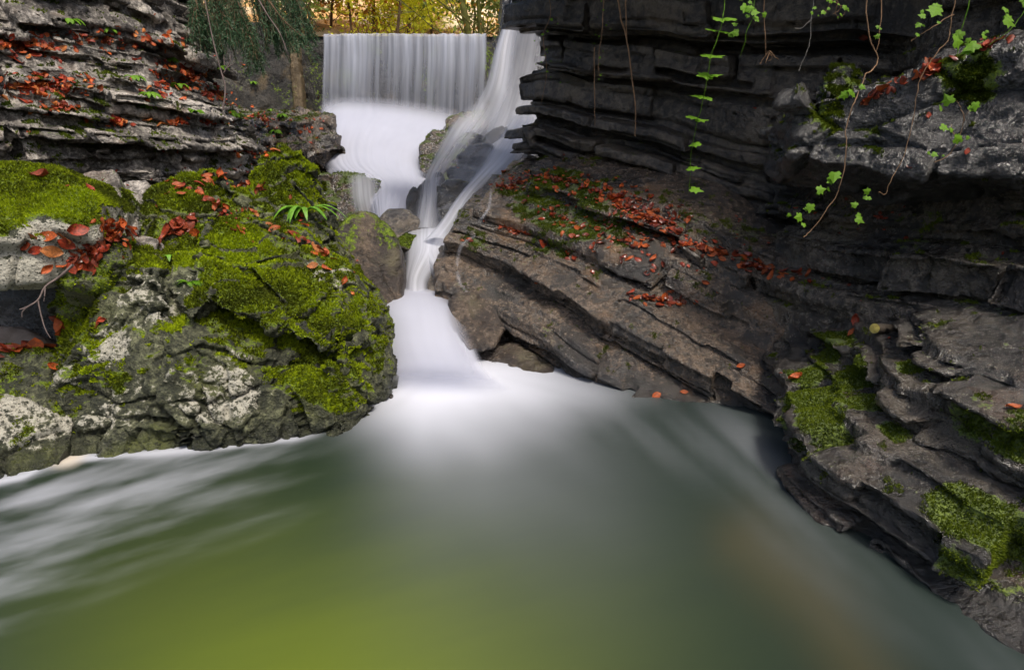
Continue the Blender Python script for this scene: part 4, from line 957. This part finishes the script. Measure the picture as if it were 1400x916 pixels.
# single leaves on the left boulder, each told apart
def one(px, py, size, mi, gi, rot, label, flat=.1):
    global n_ind
    h = hit(px, py)
    if h is None: return
    loc, n, ob = h; n = (n + Vector((0, 0, .2))).normalized(); ax = Vector((math.cos(rot), .3 * math.sin(rot), math.sin(rot)))
    y = (ax - n * ax.dot(n)).normalized(); x = y.cross(n); loc = loc + n * .008; s = size
    o = link('leaf', LM[mi][gi], None, None, label, 'leaf', G)
    o.matrix_world = Matrix(((x.x * s, y.x * s, n.x * s, loc.x), (x.y * s, y.y * s, n.y * s, loc.y), (x.z * s, y.z * s, n.z * s, loc.z), (0, 0, 0, 1))); n_ind += 1
for a in [(27, 262, .13, 2, 4, -1.0, 'large pale curled leaf on the round green moss cap'), (58, 243, .09, 1, 3, 0.1, 'brown-red leaf near the top of the round moss cap'), (93, 256, .025, 1, 0, 0, 'tiny red leaf right on the round moss cap'),
          (121, 259, .06, 1, 1, -.9, 'dark red leaf at the right shoulder of the moss cap'), (45, 322, .07, 2, 0, 0, 'pink-orange oval leaf, uppermost on the pale boulder side'), (68, 324, .08, 0, 5, .1, 'bright orange leaf beside the uppermost pink-orange one'),
          (86, 323, .10, 2, 0, -.6, 'long salmon leaf pointing down on the pale boulder side'), (105, 315, .09, 1, 5, 0.2, 'round red leaf at the pale boulder side edge by the pile'), (90, 333, .08, 1, 0, -.5, 'red leaf below the long salmon leaf'),
          (37, 338, .07, 1, 0, 0, 'lowest left dark pink leaf on the pale boulder side'), (50, 342, .06, 1, 5, .4, 'middle dark pink leaf in the low row on the pale boulder side'), (70, 344, .09, 2, 0, -.1, 'lowest right salmon leaf on the pale boulder side'), (64, 368, .06, 0, 1, .6, 'orange leaf clinging under the boulder belly'),
          (240, 205, .08, 0, 1, .3, 'lone rust leaf on the grey cliff shelf'), (75, 503, .07, 0, 5, .2, 'flat orange leaf on the low dark mossy rock'), (900, 541, .09, 0, 2, .2, 'orange leaf on the lowest brown slab near the pool'),
          (935, 537, .05, 0, 0, -.2, 'small orange leaf right of the lowest slab leaf'), (1013, 501, .05, 0, 0, 0, 'orange leaf on the black wet rock face'), (1088, 519, .07, 0, 3, .2, 'bright orange leaf on the ledge moss lip'),
          (1173, 438, .07, 1, 3, 1.3, 'red leaf standing on the ledge beside the log end'), (1166, 456, .05, 0, 1, .1, 'orange leaf lying just left below the log end'), (1385, 560, .05, 0, 1, -.4, 'rust leaf at the far right of the ledge top'),
          (433, 341, .08, 2, 0, -.4, 'pale orange leaf high on the mossy slope edge'), (428, 364, .07, 2, 0, .2, 'salmon oval leaf low on the mossy slope edge'), (446, 369, .07, 0, 5, -.7, 'orange round leaf beside the salmon one on the mossy slope'),
          (443, 348, .07, 0, 5, 1, 'rust leaf between pale leaves on the mossy slope'), (1181, 52, .05, 1, 5, 0, 'red leaf caught on the hanging vine')]: one(*a)
PL = [(0), (1), (1), (3)]
clusters([(125, 350, 34, 26, 3, -.3), (148, 325, 24, 14, 1.4), (98, 370, 22, 12, 1.2), (165, 335, 14, 10, .6)], .056, 150, [0, 0, 1, 1, 3], 'rust-red leaf in the thick pile between the two mossy boulders', rg, True, bag, flat=.7, pile=.08, group=G)
clusters([(245, 320, 32, 11, 2, -.25), (262, 308, 16, 8, 1)], .075, 34, [0, 1, 1, 3], 'red leaf in the hollow behind the white-faced crest of the big boulder', rg, True, bag, flat=.6, pile=.05, group=G)
clusters([(250, 262, 20, 8, 2), (300, 245, 30, 8, 2, -.3), (285, 275, 20, 5, 1, .6), (335, 255, 20, 6, 1.5), (320, 236, 20, 8, 1, -.3), (360, 262, 24, 5, 1, .2), (305, 290, 20, 3, .7, .3)], .065, 62, [0, 0, 1, 1], 'red leaf scattered on top of the big mossy boulder', rg, True, bag, flat=.45, pile=.02, group=G)
clusters([(400, 322, 50, 5, 2, .5), (440, 345, 34, 6, 2, .75), (345, 290, 30, 5, 1, .4), (480, 400, 18, 6, .5, 1.0), (415, 300, 12, 20, .7), (330, 318, 14, 3, .3, .2)], .065, 44, [0, 0, 1, 2], 'rust leaf lying down the right mossy slope of the big boulder', rg, True, bag, flat=.3, group=G)
clusters([(10, 478, 24, 6, 1), (48, 476, 22, 8, 1.2), (85, 430, 10, 20, .6), (140, 440, 12, 3, .3)], .085, 16, [0, 1, 1], 'red leaf at the mouth of the dark hollow', rg, True, bag, flat=.5, group=G)
clusters([(1205, 128, 44, 9, 2, -.4), (1270, 100, 22, 7, 1.4, -.5), (1350, 66, 40, 5, .6, -.5)], .06, 44, [0, 1, 1, 3], 'wet red leaf on the hanging mossy block', rg, True, bag, flat=.35, pile=.01, group=G)
clusters([(890, 300, 48, 16, 3, .25), (840, 275, 60, 14, 2, .3), (960, 340, 60, 9, 2, .25), (700, 255, 30, 12, 1), (905, 410, 60, 5, 1, .12), (770, 350, 40, 8, 1, .6), (700, 315, 34, 6, 1, .3)], .075, 34, [0, 1, 3, 3], 'wet dark red leaf on the tilted brown slab', rg, True, bag, flat=.2, group=G)
clusters([(890, 300, 56, 20, 3, .25), (840, 270, 90, 16, 3, .3), (960, 340, 70, 10, 2, .25), (1040, 368, 60, 7, 1.2, .15), (760, 245, 80, 12, 2, .1), (700, 255, 30, 14, 1), (905, 410, 80, 5, 1, .12), (770, 300, 60, 30, .8, .4), (700, 315, 34, 6, 1, .3), (640, 330, 20, 10, .3), (860, 330, 150, 50, 3, .35)], .05, 720, [0, 0, 1, 3, 3], '', rg, False, bag, flat=.2)
flush(bag, 'scattered wet red leaves covering the tilted slab'); bag = []
clusters([(60, 120, 66, 18, 3, .05), (30, 66, 50, 18, 1.5), (255, 105, 56, 24, 3, -.1), (150, 58, 90, 16, 1), (300, 130, 30, 12, 1, .4), (80, 150, 30, 6, .5), (160, 170, 20, 5, .4), (350, 210, 30, 8, .8), (250, 170, 60, 5, .5), (360, 165, 50, 22, .6, .3), (200, 60, 60, 14, .6), (420, 175, 30, 30, .3)], .06, 950, [0, 0, 1, 1, 2], '', rg, False, bag, flat=.4, pile=.02)
flush(bag, 'rust-red leaf litter on the shelves of the left cliff'); bag = []
clusters([(900, 305, 180, 60, 1, .25), (300, 290, 150, 60, .7, .4), (1200, 300, 150, 200, .5)], .03, 160, [1, 3], '', rg, False, bag, flat=.2)
flush(bag, 'small leaf scraps dotted over slab, boulder and right cliff')
print('leaves', n_ind, time.time() - T0)
# ------------------------------------------------------------------ vines, ferns, spruce
def smooth_pts(P, n=8): return catmull(np.array(P, float), n)
def ivy_leaf_geo(r=1.):
    o = [(0, -.35), (.35, -.5), (.62, -.2), (.45, .05), (.72, .3), (.32, .38), (0, .95), (-.32, .38), (-.72, .3), (-.45, .05), (-.62, -.2), (-.35, -.5)]
    V = [(0, .05, .06)] + [(a, b, -.1 * abs(a)) for a, b in o]; F = [(0, i + 1, (i + 1) % 12 + 1) for i in range(12)]
    return np.array(V) * r, np.array(F)
IVG = ivy_leaf_geo()
IVM = make_mesh('ivy_leaf', IVG[0], IVG[1], [M['ivy']], smooth=False)
def vine(name, label, strands, r, mat, leaves=(), cat='vine', group='vines hanging over the right cliff', wig=.01, seed=0, flatl=False):
    rg = np.random.default_rng(seed); P0 = W(*strands[0][0]); root = link(name, None, tuple(P0), None, label, cat, group)
    parts = []
    for s in strands:
        p = smooth_pts([W(*q) for q in s]); p += np.cumsum(rg.normal(0, wig * .3, p.shape), axis=0) * .5
        parts.append(tube(p, r * (.45 if s[0][2] < 3.6 else .68) * np.linspace(1, .5, len(p)), 5))
    v, f = join(parts); link('stem', make_mesh('stem', v - P0, f, [M[mat]]), parent=root)
    leaves = list(leaves) + [(a + rg.normal(0, 8), b + rg.normal(0, 7), Y + .01, sz * rg.uniform(.4, .75)) for a, b, Y, sz in leaves if not flatl for _ in (0, 1)]
    for (a, b, Y, sz) in leaves:
        sz = sz * (1.0 if flatl else .66) * rg.uniform(.8, 1.15)
        p = W(a, b, Y) - P0; o = link('leaf', IVM, parent=root)
        n = Vector((rg.normal(0, .35), -1, rg.uniform(1.5, 3.5) if flatl else rg.uniform(-.1, .9))).normalized(); ax = Vector((rg.uniform(-1, 1), 0, rg.uniform(-1, .3)))
        y = (ax - n * ax.dot(n)).normalized(); x = y.cross(n)
        o.matrix_local = Matrix(((x.x * sz, y.x * sz, n.x * sz, p[0]), (x.y * sz, y.y * sz, n.y * sz, p[1]), (x.z * sz, y.z * sz, n.z * sz, p[2]), (0, 0, 0, 1)))
    return root
vine('vine', 'long brown forked vine hanging before the dark cliff, left of the green trailer', [[(842, -20, 4.3), (850, 25, 4.3), (857, 55, 4.32), (865, 110, 4.3), (869, 150, 4.3), (867, 184, 4.3)], [(857, -20, 4.3), (856, 20, 4.3), (858, 55, 4.32)]], .010, 'vine', seed=1)
vine('vine', 'thin straight brown vine ending lower left of the long forked vine', [[(813, 65, 4.4), (814, 110, 4.4), (815, 150, 4.4), (816, 176, 4.4)]], .006, 'vine', seed=2)
vine('vine', 'thin vine with tiny green leaves above the straight brown vine', [[(826, -20, 4.3), (822, 40, 4.3), (819, 80, 4.3), (821, 105, 4.3)]], .005, 'vine', [(825, 14, 4.28, .02), (829, 35, 4.28, .018), (819, 50, 4.28, .018), (820, 79, 4.28, .018), (821, 103, 4.28, .02)], seed=3)
vine('vine', 'small leafy tendril at the cliff corner beside the highest fall', [[(748, -20, 4.9), (752, 20, 4.9), (742, 50, 4.9), (746, 100, 4.9), (740, 140, 4.9)]], .005, 'vine', [(754, 27, 4.88, .028), (742, 47, 4.88, .028), (747, 68, 4.88, .02), (740, 85, 4.88, .02), (748, 98, 4.88, .024)], seed=4)
vine('vine', 'hanging root with a frayed tuft of rootlets at its end', [[(1044, -20, 3.4), (1046, 30, 3.4), (1050, 60, 3.4), (1051, 76, 3.4)], [(1051, 70, 3.4), (1044, 80, 3.42), (1038, 84, 3.42)], [(1051, 70, 3.4), (1053, 80, 3.4), (1050, 86, 3.4)], [(1051, 70, 3.4), (1060, 80, 3.38), (1064, 83, 3.38)], [(1051, 72, 3.4), (1047, 82, 3.38), (1046, 87, 3.38)]], .007, 'vine', seed=5)
vine('vine', 'pale thin bent twig vine hanging between root tuft and green sprig', [[(1115, -20, 3.3), (1111, 20, 3.3), (1109, 50, 3.3), (1102, 75, 3.3), (1092, 97, 3.3)], [(1110, 25, 3.3), (1101, 36, 3.3), (1090, 38, 3.3)]], .004, 'vine_grey', seed=6)
vine('vine', 'long trailing green vine with a ladder of bright leaves over the dark cliff', [[(994, -20, 2.6), (988, 30, 2.6), (978, 70, 2.6), (972, 110, 2.62), (964, 150, 2.65), (956, 190, 2.7), (950, 260, 2.75)]], .004, 'ivy',
     [(a, b, 2.6 + .0006 * b, s) for a, b, s in ((982, 26, .055), (998, 26, .045), (972, 41, .06), (990, 44, .04), (970, 76, .06), (981, 77, .045), (975, 103, .055), (965, 103, .05), (958, 132, .06), (970, 135, .035), (946, 160, .05), (956, 164, .05), (952, 197, .05), (946, 230, .045), (950, 259, .045))], seed=7, flatl=True)
vine('vine', 'short green shoot with two large bright leaves near the top of the cliff', [[(1032, -20, 2.5), (1030, 15, 2.5), (1020, 45, 2.5), (1010, 78, 2.52)]], .004, 'ivy', [(1018, 11, 2.48, .06), (1031, 17, 2.48, .05), (1006, 45, 2.5, .045), (1024, 12, 2.47, .035)], seed=8)
vine('vine', 'bushy green sprig with brown rootlets at the top edge', [[(1140, -15, 3.0), (1146, 5, 3.0), (1158, 15, 3.0), (1150, 25, 3.0)], [(1140, -10, 3.0), (1135, 10, 3.0), (1126, 16, 3.0)], [(1146, 5, 3.0), (1143, 18, 3.0), (1148, 27, 3.0)], [(1135, 0, 3.0), (1150, 12, 3.0), (1140, 22, 3.0)]], .004, 'vine', [(1126, 17, 2.98, .035), (1155, 10, 2.98, .03), (1136, 2, 2.98, .03), (1150, 20, 2.98, .022), (1133, 12, 2.98, .02)], seed=9)
vine('vine', 'long looping vine draped over the hanging block down to the lower cliff', [[(1185, -20, 2.5), (1186, 20, 2.5), (1190, 55, 2.5), (1199, 75, 2.5), (1192, 92, 2.48), (1180, 100, 2.45), (1168, 130, 2.4), (1158, 160, 2.4), (1158, 200, 2.4), (1150, 235, 2.4), (1140, 260, 2.4), (1115, 295, 2.4), (1098, 310, 2.4)], [(1206, -20, 2.5), (1203, 30, 2.5), (1200, 70, 2.5)]], .006, 'vine',
     [(1155, 130, 2.38, .05), (1163, 126, 2.38, .04), (1141, 240, 2.38, .055), (1121, 260, 2.38, .04), (1108, 283, 2.38, .05), (1093, 297, 2.38, .045), (1200, 50, 2.48, .03)], seed=10)
vine('vine', 'second thin vine looping from the top over the block and down', [[(1310, -20, 2.3), (1305, 20, 2.3), (1300, 50, 2.3), (1285, 68, 2.3), (1262, 95, 2.3), (1248, 130, 2.3), (1240, 170, 2.3), (1228, 220, 2.3), (1210, 250, 2.3), (1203, 270, 2.3), (1190, 268, 2.3)], [(1305, 20, 2.3), (1285, 28, 2.3), (1262, 42, 2.3), (1244, 52, 2.3)]], .0045, 'vine',
     [(1279, 14, 2.28, .07), (1262, 22, 2.28, .035), (1256, 34, 2.28, .03), (1186, 262, 2.28, .04), (1174, 300, 2.28, .05)], seed=11)
vine('vine', 'curved shoot with four green leaves before the dark mossy block', [[(1278, 222, 2.1), (1298, 212, 2.1), (1310, 190, 2.1), (1318, 165, 2.1), (1326, 145, 2.1)], [(1318, 165, 2.1), (1312, 150, 2.1), (1304, 138, 2.1)], [(1310, 190, 2.1), (1303, 180, 2.1), (1298, 172, 2.1)]], .0035, 'vine', [(1297, 138, 2.08, .042), (1334, 144, 2.08, .042), (1290, 174, 2.08, .045), (1308, 190, 2.08, .042), (1277, 211, 2.08, .025)], seed=12)
vine('vine', 'leafy shoot reaching in from the upper right corner', [[(1430, -30, 2.2), (1398, 15, 2.2), (1372, 45, 2.2), (1345, 62, 2.2)], [(1330, -20, 2.2), (1318, 30, 2.2), (1310, 80, 2.2)]], .0045, 'ivy', [(1378, 29, 2.18, .07), (1330, 63, 2.18, .06), (1308, 57, 2.18, .06), (1402, 0, 2.18, .05), (1345, 50, 2.18, .03)], seed=13)

# bare twig in front of the hollow
def twig(name, label, strands, r, mat='twig', group=None):
    P0 = W(*strands[0][0]); parts = []
    for i, s in enumerate(strands):
        p = smooth_pts([W(*q) for q in s], 5); parts.append(tube(p, r * (1 if i == 0 else .6) * np.linspace(1, .4, len(p)), 5))
    v, f = join(parts); link(name, make_mesh(name, v - P0, f, [M[mat]]), tuple(P0), None, label, 'twig', group)
twig('twig', 'grey forked dead twig hanging from the leaf pile over the dark hollow', [[(100, 362, 2.5), (82, 378, 2.5), (62, 392, 2.48), (52, 410, 2.46), (36, 420, 2.45), (27, 423, 2.45)], [(52, 410, 2.46), (56, 430, 2.46), (62, 450, 2.45), (69, 462, 2.45)], [(40, 418, 2.45), (31, 426, 2.45), (30, 434, 2.45)], [(62, 392, 2.48), (61, 405, 2.47), (60, 412, 2.47)]], .006)
twig('twig', 'thin bare upright twig growing at the right end of the left cliff shelf', [[(305, 150, 5.0), (308, 120, 5.0), (300, 90, 5.0), (290, 50, 5.0), (282, 10, 5.0), (278, -10, 5.0)], [(306, 100, 5.0), (314, 85, 5.0), (316, 74, 5.0)], [(307, 90, 5.0), (306, 75, 5.0)], [(308, 95, 5.0), (318, 88, 5.0)]], .008)
for i, (a, b, lab) in enumerate([((365, 10), (395, 75), 'pale thin bare branch crossing the spruce boughs')]):
    twig('twig', lab, [[(345, -15, 6.0), (365, 20, 6.0), (382, 45, 6.0), (392, 70, 6.0)]], .008)

# sawn log under the near cliff
h0 = W(1196, 449, 2.55); h1 = W(1330, 455, 3.0)
pts = np.array([h0 + (h1 - h0) * t_ for t_ in np.linspace(0, 1, 8)]); v, f = tube(pts, np.full(8, .024) * (1 + .06 * np.sin(np.arange(8) * 2)), 14)
root = link('log', None, tuple(h0), None, 'thin sawn log with greenish cut end wedged under the near cliff', 'log')
link('log_bark', make_mesh('log_bark', v - h0, f, [M['log_bark']]), parent=root)
ax = (h1 - h0) / np.linalg.norm(h1 - h0); c_ = h0 - ax * .002; ring = v[:14]
ev = np.vstack([[c_ - ax * .003], c_ + (ring - h0) * .97]); ef = np.array([(0, i + 1, (i + 1) % 14 + 1) for i in range(14)])
link('cut_end', make_mesh('cut_end', ev - h0, ef, [M['log_end']], smooth=False), parent=root)

# strap fern on the right shoulder, small ferns, herbs
def strap_plant(px, py, n, L, wd, mat, label, seed, cat='fern', name='fern', group=None, up=.7, pinna=0):
    h = hit(px, py)
    if h is None: print('no hit', label); return
    base = np.array(h[0]); rg = np.random.default_rng(seed); root = link(name, None, tuple(base), None, label, cat, group)
    for k in range(n):
        a = rg.uniform(0, 6.28); d = np.array((math.cos(a), -abs(math.sin(a)) * .8 + .1, 0)); l = L * rg.uniform(.6, 1.15)
        t_ = np.linspace(0, 1, 9); P = d * (l * t_ * .9)[:, None] + np.array((0, 0, 1.)) * (l * (up * t_ - (up + .15) * t_ ** 2.2))[:, None]
        T = np.gradient(P, axis=0); T /= np.linalg.norm(T, axis=1)[:, None]; s = np.cross(T, (0, 0, 1)); s /= np.maximum(np.linalg.norm(s, axis=1), 1e-6)[:, None]
        w_ = wd * np.sin(np.pi * np.clip(t_ * .93 + .07, 0, 1)) ** .6
        if not pinna:
            nn = np.cross(s, T); V = np.stack([P - s * w_[:, None], P + nn * w_[:, None] * .3, P + s * w_[:, None]], 1).reshape(-1, 3); F = []
            for i in range(8):
                for j in range(2): F.append((i * 3 + j, i * 3 + j + 1, i * 3 + j + 4, i * 3 + j + 3))
            me = make_mesh('frond', V, np.array(F), [M[mat]])
        else:
            V, F = [], []
            for i in np.linspace(.12, 1, 16):
                p = np.array([np.interp(i, t_, P[:, q]) for q in range(3)]); tt_ = T[int(i * 8)]; ss = s[int(i * 8)]; ww = wd * math.sin(math.pi * min(.98, i * .85 + .1))
                for sg in (-1, 1):
                    o = len(V); V += [p - tt_ * ww * .16, p + ss * sg * ww * .6 - tt_ * ww * .05, p + ss * sg * ww + tt_ * ww * .3, p + tt_ * ww * .16]; F.append((o, o + 1, o + 2, o + 3))
            me = make_mesh('frond', np.array(V), np.array(F), [M[mat]], smooth=False)
        link('frond', me, parent=root)
strap_plant(415, 292, 17, .28, .017, 'fern', "glossy strap-leaved fern on the right shoulder of the big mossy boulder", 3)
strap_plant(262, 388, 7, .12, .022, 'ivy', 'bright little feathery fern in the cleft of the big boulder', 4, pinna=1)
strap_plant(232, 352, 6, .10, .012, 'fern', 'small dark leafy sprout under the leaf-filled hollow of the boulder', 5, name='sprout', cat='plant')
HB = [(232, 85, 'bright green herb tuft on the upper left cliff shelf'), (185, 110, 'green herb growing on the grey cliff just right of the leaf shelf'), (207, 133, 'green sprig under the leaf-strewn cliff shelf'), (203, 148, 'lower green sprig with orange leaf on the left cliff'),
      (314, 155, 'yellow-green herb at the right end of the cliff shelf'), (322, 160, 'green herb hanging off the cliff corner'), (370, 152, 'leafy green plant on the brown ledge by the weir pier'), (385, 160, 'second leafy plant right on the brown ledge'),
      (378, 182, 'low green plant among leaves on the brown ledge'), (97, 33, 'small herb high on the left cliff top'), (150, 45, 'dim green herb on the upper left cliff'), (268, 155, 'pale green creeping herb in the cliff face'), (245, 120, 'green herb amid the leaf litter patch'),
      (300, 95, 'yellowish herb at the top of the sloping shelf'), (345, 115, 'flat green moss tongue herb on the slope crest')]
for i, (a, b, lab) in enumerate(HB): strap_plant(a, b, 9, .12, .022, 'ivy', lab, 20 + i, 'plant', 'herb', 'herbs growing on the left cliff', up=1.0)
HR = [(1150, 175, 'dull yellow moss beard plant hanging from the mossy block'), (1130, 5, 'x')]
# spruce boughs drooping from above
def spruce(label, pts, seed, nt=26, L=.45):
    rg = np.random.default_rng(seed); P = smooth_pts([W(*q) for q in pts], 8); P0 = P[0]
    nt = int(nt * 1.7)
    parts = [tube(P, np.linspace(.018, .005, len(P)), 5)]; NP_, ND = [], []
    for k in range(nt):
        t_ = (k + .5) / nt; i = int(t_ * (len(P) - 2)); b = P[i]; T = P[i + 1] - P[i]; T /= np.linalg.norm(T)
        sd = np.cross(T, (0, 0, 1)) * (1 if k % 2 else -1); d = T * .7 + sd * .5 + rg.normal(0, .15, 3) + np.array((0, 0, -.25)); l = L * (1 - .6 * t_) * rg.uniform(.7, 1.2)
        q = np.array([b + d * l * s + np.array((0, 0, -.35 * l * s * s)) for s in np.linspace(0, 1, 8)]); parts.append(tube(q, np.linspace(.005, .002, 8), 3))
        m = 90; ss = rg.uniform(0, 1, m); pp = np.stack([np.interp(ss * 7, range(8), q[:, j]) for j in range(3)], 1); tq = (q[-1] - q[0]) / np.linalg.norm(q[-1] - q[0])
        NP_.append(pp); ND.append(rg.normal(size=(m, 3)) * .75 + tq * .9)
    m = 160; ss = rg.uniform(0, len(P) - 1, m); NP_.append(np.stack([np.interp(ss, range(len(P)), P[:, j]) for j in range(3)], 1)); ND.append(rg.normal(size=(m, 3)) + np.array((0, 0, -.5)))
    A = np.vstack(NP_); D = np.vstack(ND); D /= np.linalg.norm(D, axis=1)[:, None]; E = np.cross(D, rg.normal(size=D.shape)); E /= np.linalg.norm(E, axis=1)[:, None]
    nl = .045; V = np.stack([A - E * .0036, A + E * .0036, A + D * nl * rg.uniform(.7, 1.2, len(A))[:, None]], 1).reshape(-1, 3)
    root = link('spruce_bough', None, tuple(P0), None, label, 'branch', 'spruce boughs drooping before the wing wall')
    v, f = join(parts); link('branch', make_mesh('branch', v - P0, f, [M['bark']]), parent=root)
    link('needles', make_mesh('needles', V - P0, np.arange(len(V)).reshape(-1, 3), [M['needle']], dict(tint=np.repeat(rg.random(len(A)), 3)), smooth=False), parent=root)
SB = [('longest spruce bough drooping lowest in front of the dark wall', [(300, -60, 6.6), (320, -10, 6.5), (338, 40, 6.4), (352, 82, 6.3)]),
      ('spruce bough reaching right towards the weir pier', [(330, -60, 6.8), (360, -10, 6.7), (385, 25, 6.6), (412, 50, 6.5)]),
      ('short spruce bough above the leaf-strewn shelf', [(270, -60, 6.2), (285, -20, 6.1), (300, 10, 6.1), (318, 42, 6.0)]),
      ('spruce bough in the middle of the hanging curtain of needles', [(320, -60, 6.9), (345, -10, 6.8), (362, 20, 6.8), (374, 52, 6.7)]),
      ('highest right spruce bough brushing the autumn trees', [(360, -60, 7.2), (390, -30, 7.1), (405, 0, 7.0), (420, 30, 7.0)]),
      ('yellowish spruce bough hanging at the left of the group', [(250, -60, 6.0), (262, -20, 6.0), (270, 10, 5.9), (278, 36, 5.9)]),
      ('sparse spruce bough behind the upright twig', [(290, -60, 7.4), (300, -20, 7.3), (322, 12, 7.2), (335, 30, 7.2)]),
      ('dense dark spruce bough right over the wing wall', [(370, -60, 7.6), (385, -25, 7.5), (398, 5, 7.4), (404, 40, 7.4)]),
      ('broad dark spruce bough filling the top beside the upright twig', [(300, -60, 7.8), (312, -20, 7.7), (318, 15, 7.6), (330, 48, 7.6)]),
      ('spruce bough tucked between the longest bough and the pier', [(340, -60, 8.0), (362, -20, 7.9), (372, 10, 7.8), (388, 44, 7.8)]),
      ('shaggy spruce bough low at the cliff shoulder', [(255, -60, 7.0), (282, -20, 6.9), (296, 25, 6.8), (300, 60, 6.8)])]
for i, (lab, pts) in enumerate(SB): spruce(lab, pts, 50 + i, 30, .5)
thin([(674, 240, 4.75), (671, 262, 4.6), (668, 285, 4.5), (655, 305, 4.38), (652, 320, 4.3)], (4, 6, 7, 10, 6), 'thin trickle splitting over the upper left corner of the slab')
thin([(650, 322, 4.2), (632, 335, 4.1), (625, 360, 3.98), (628, 385, 3.9), (638, 400, 3.85)], (14, 9, 7, 9, 10), 'thin curling trickle over the lower left nose of the slab')
print('T', time.time() - T0)
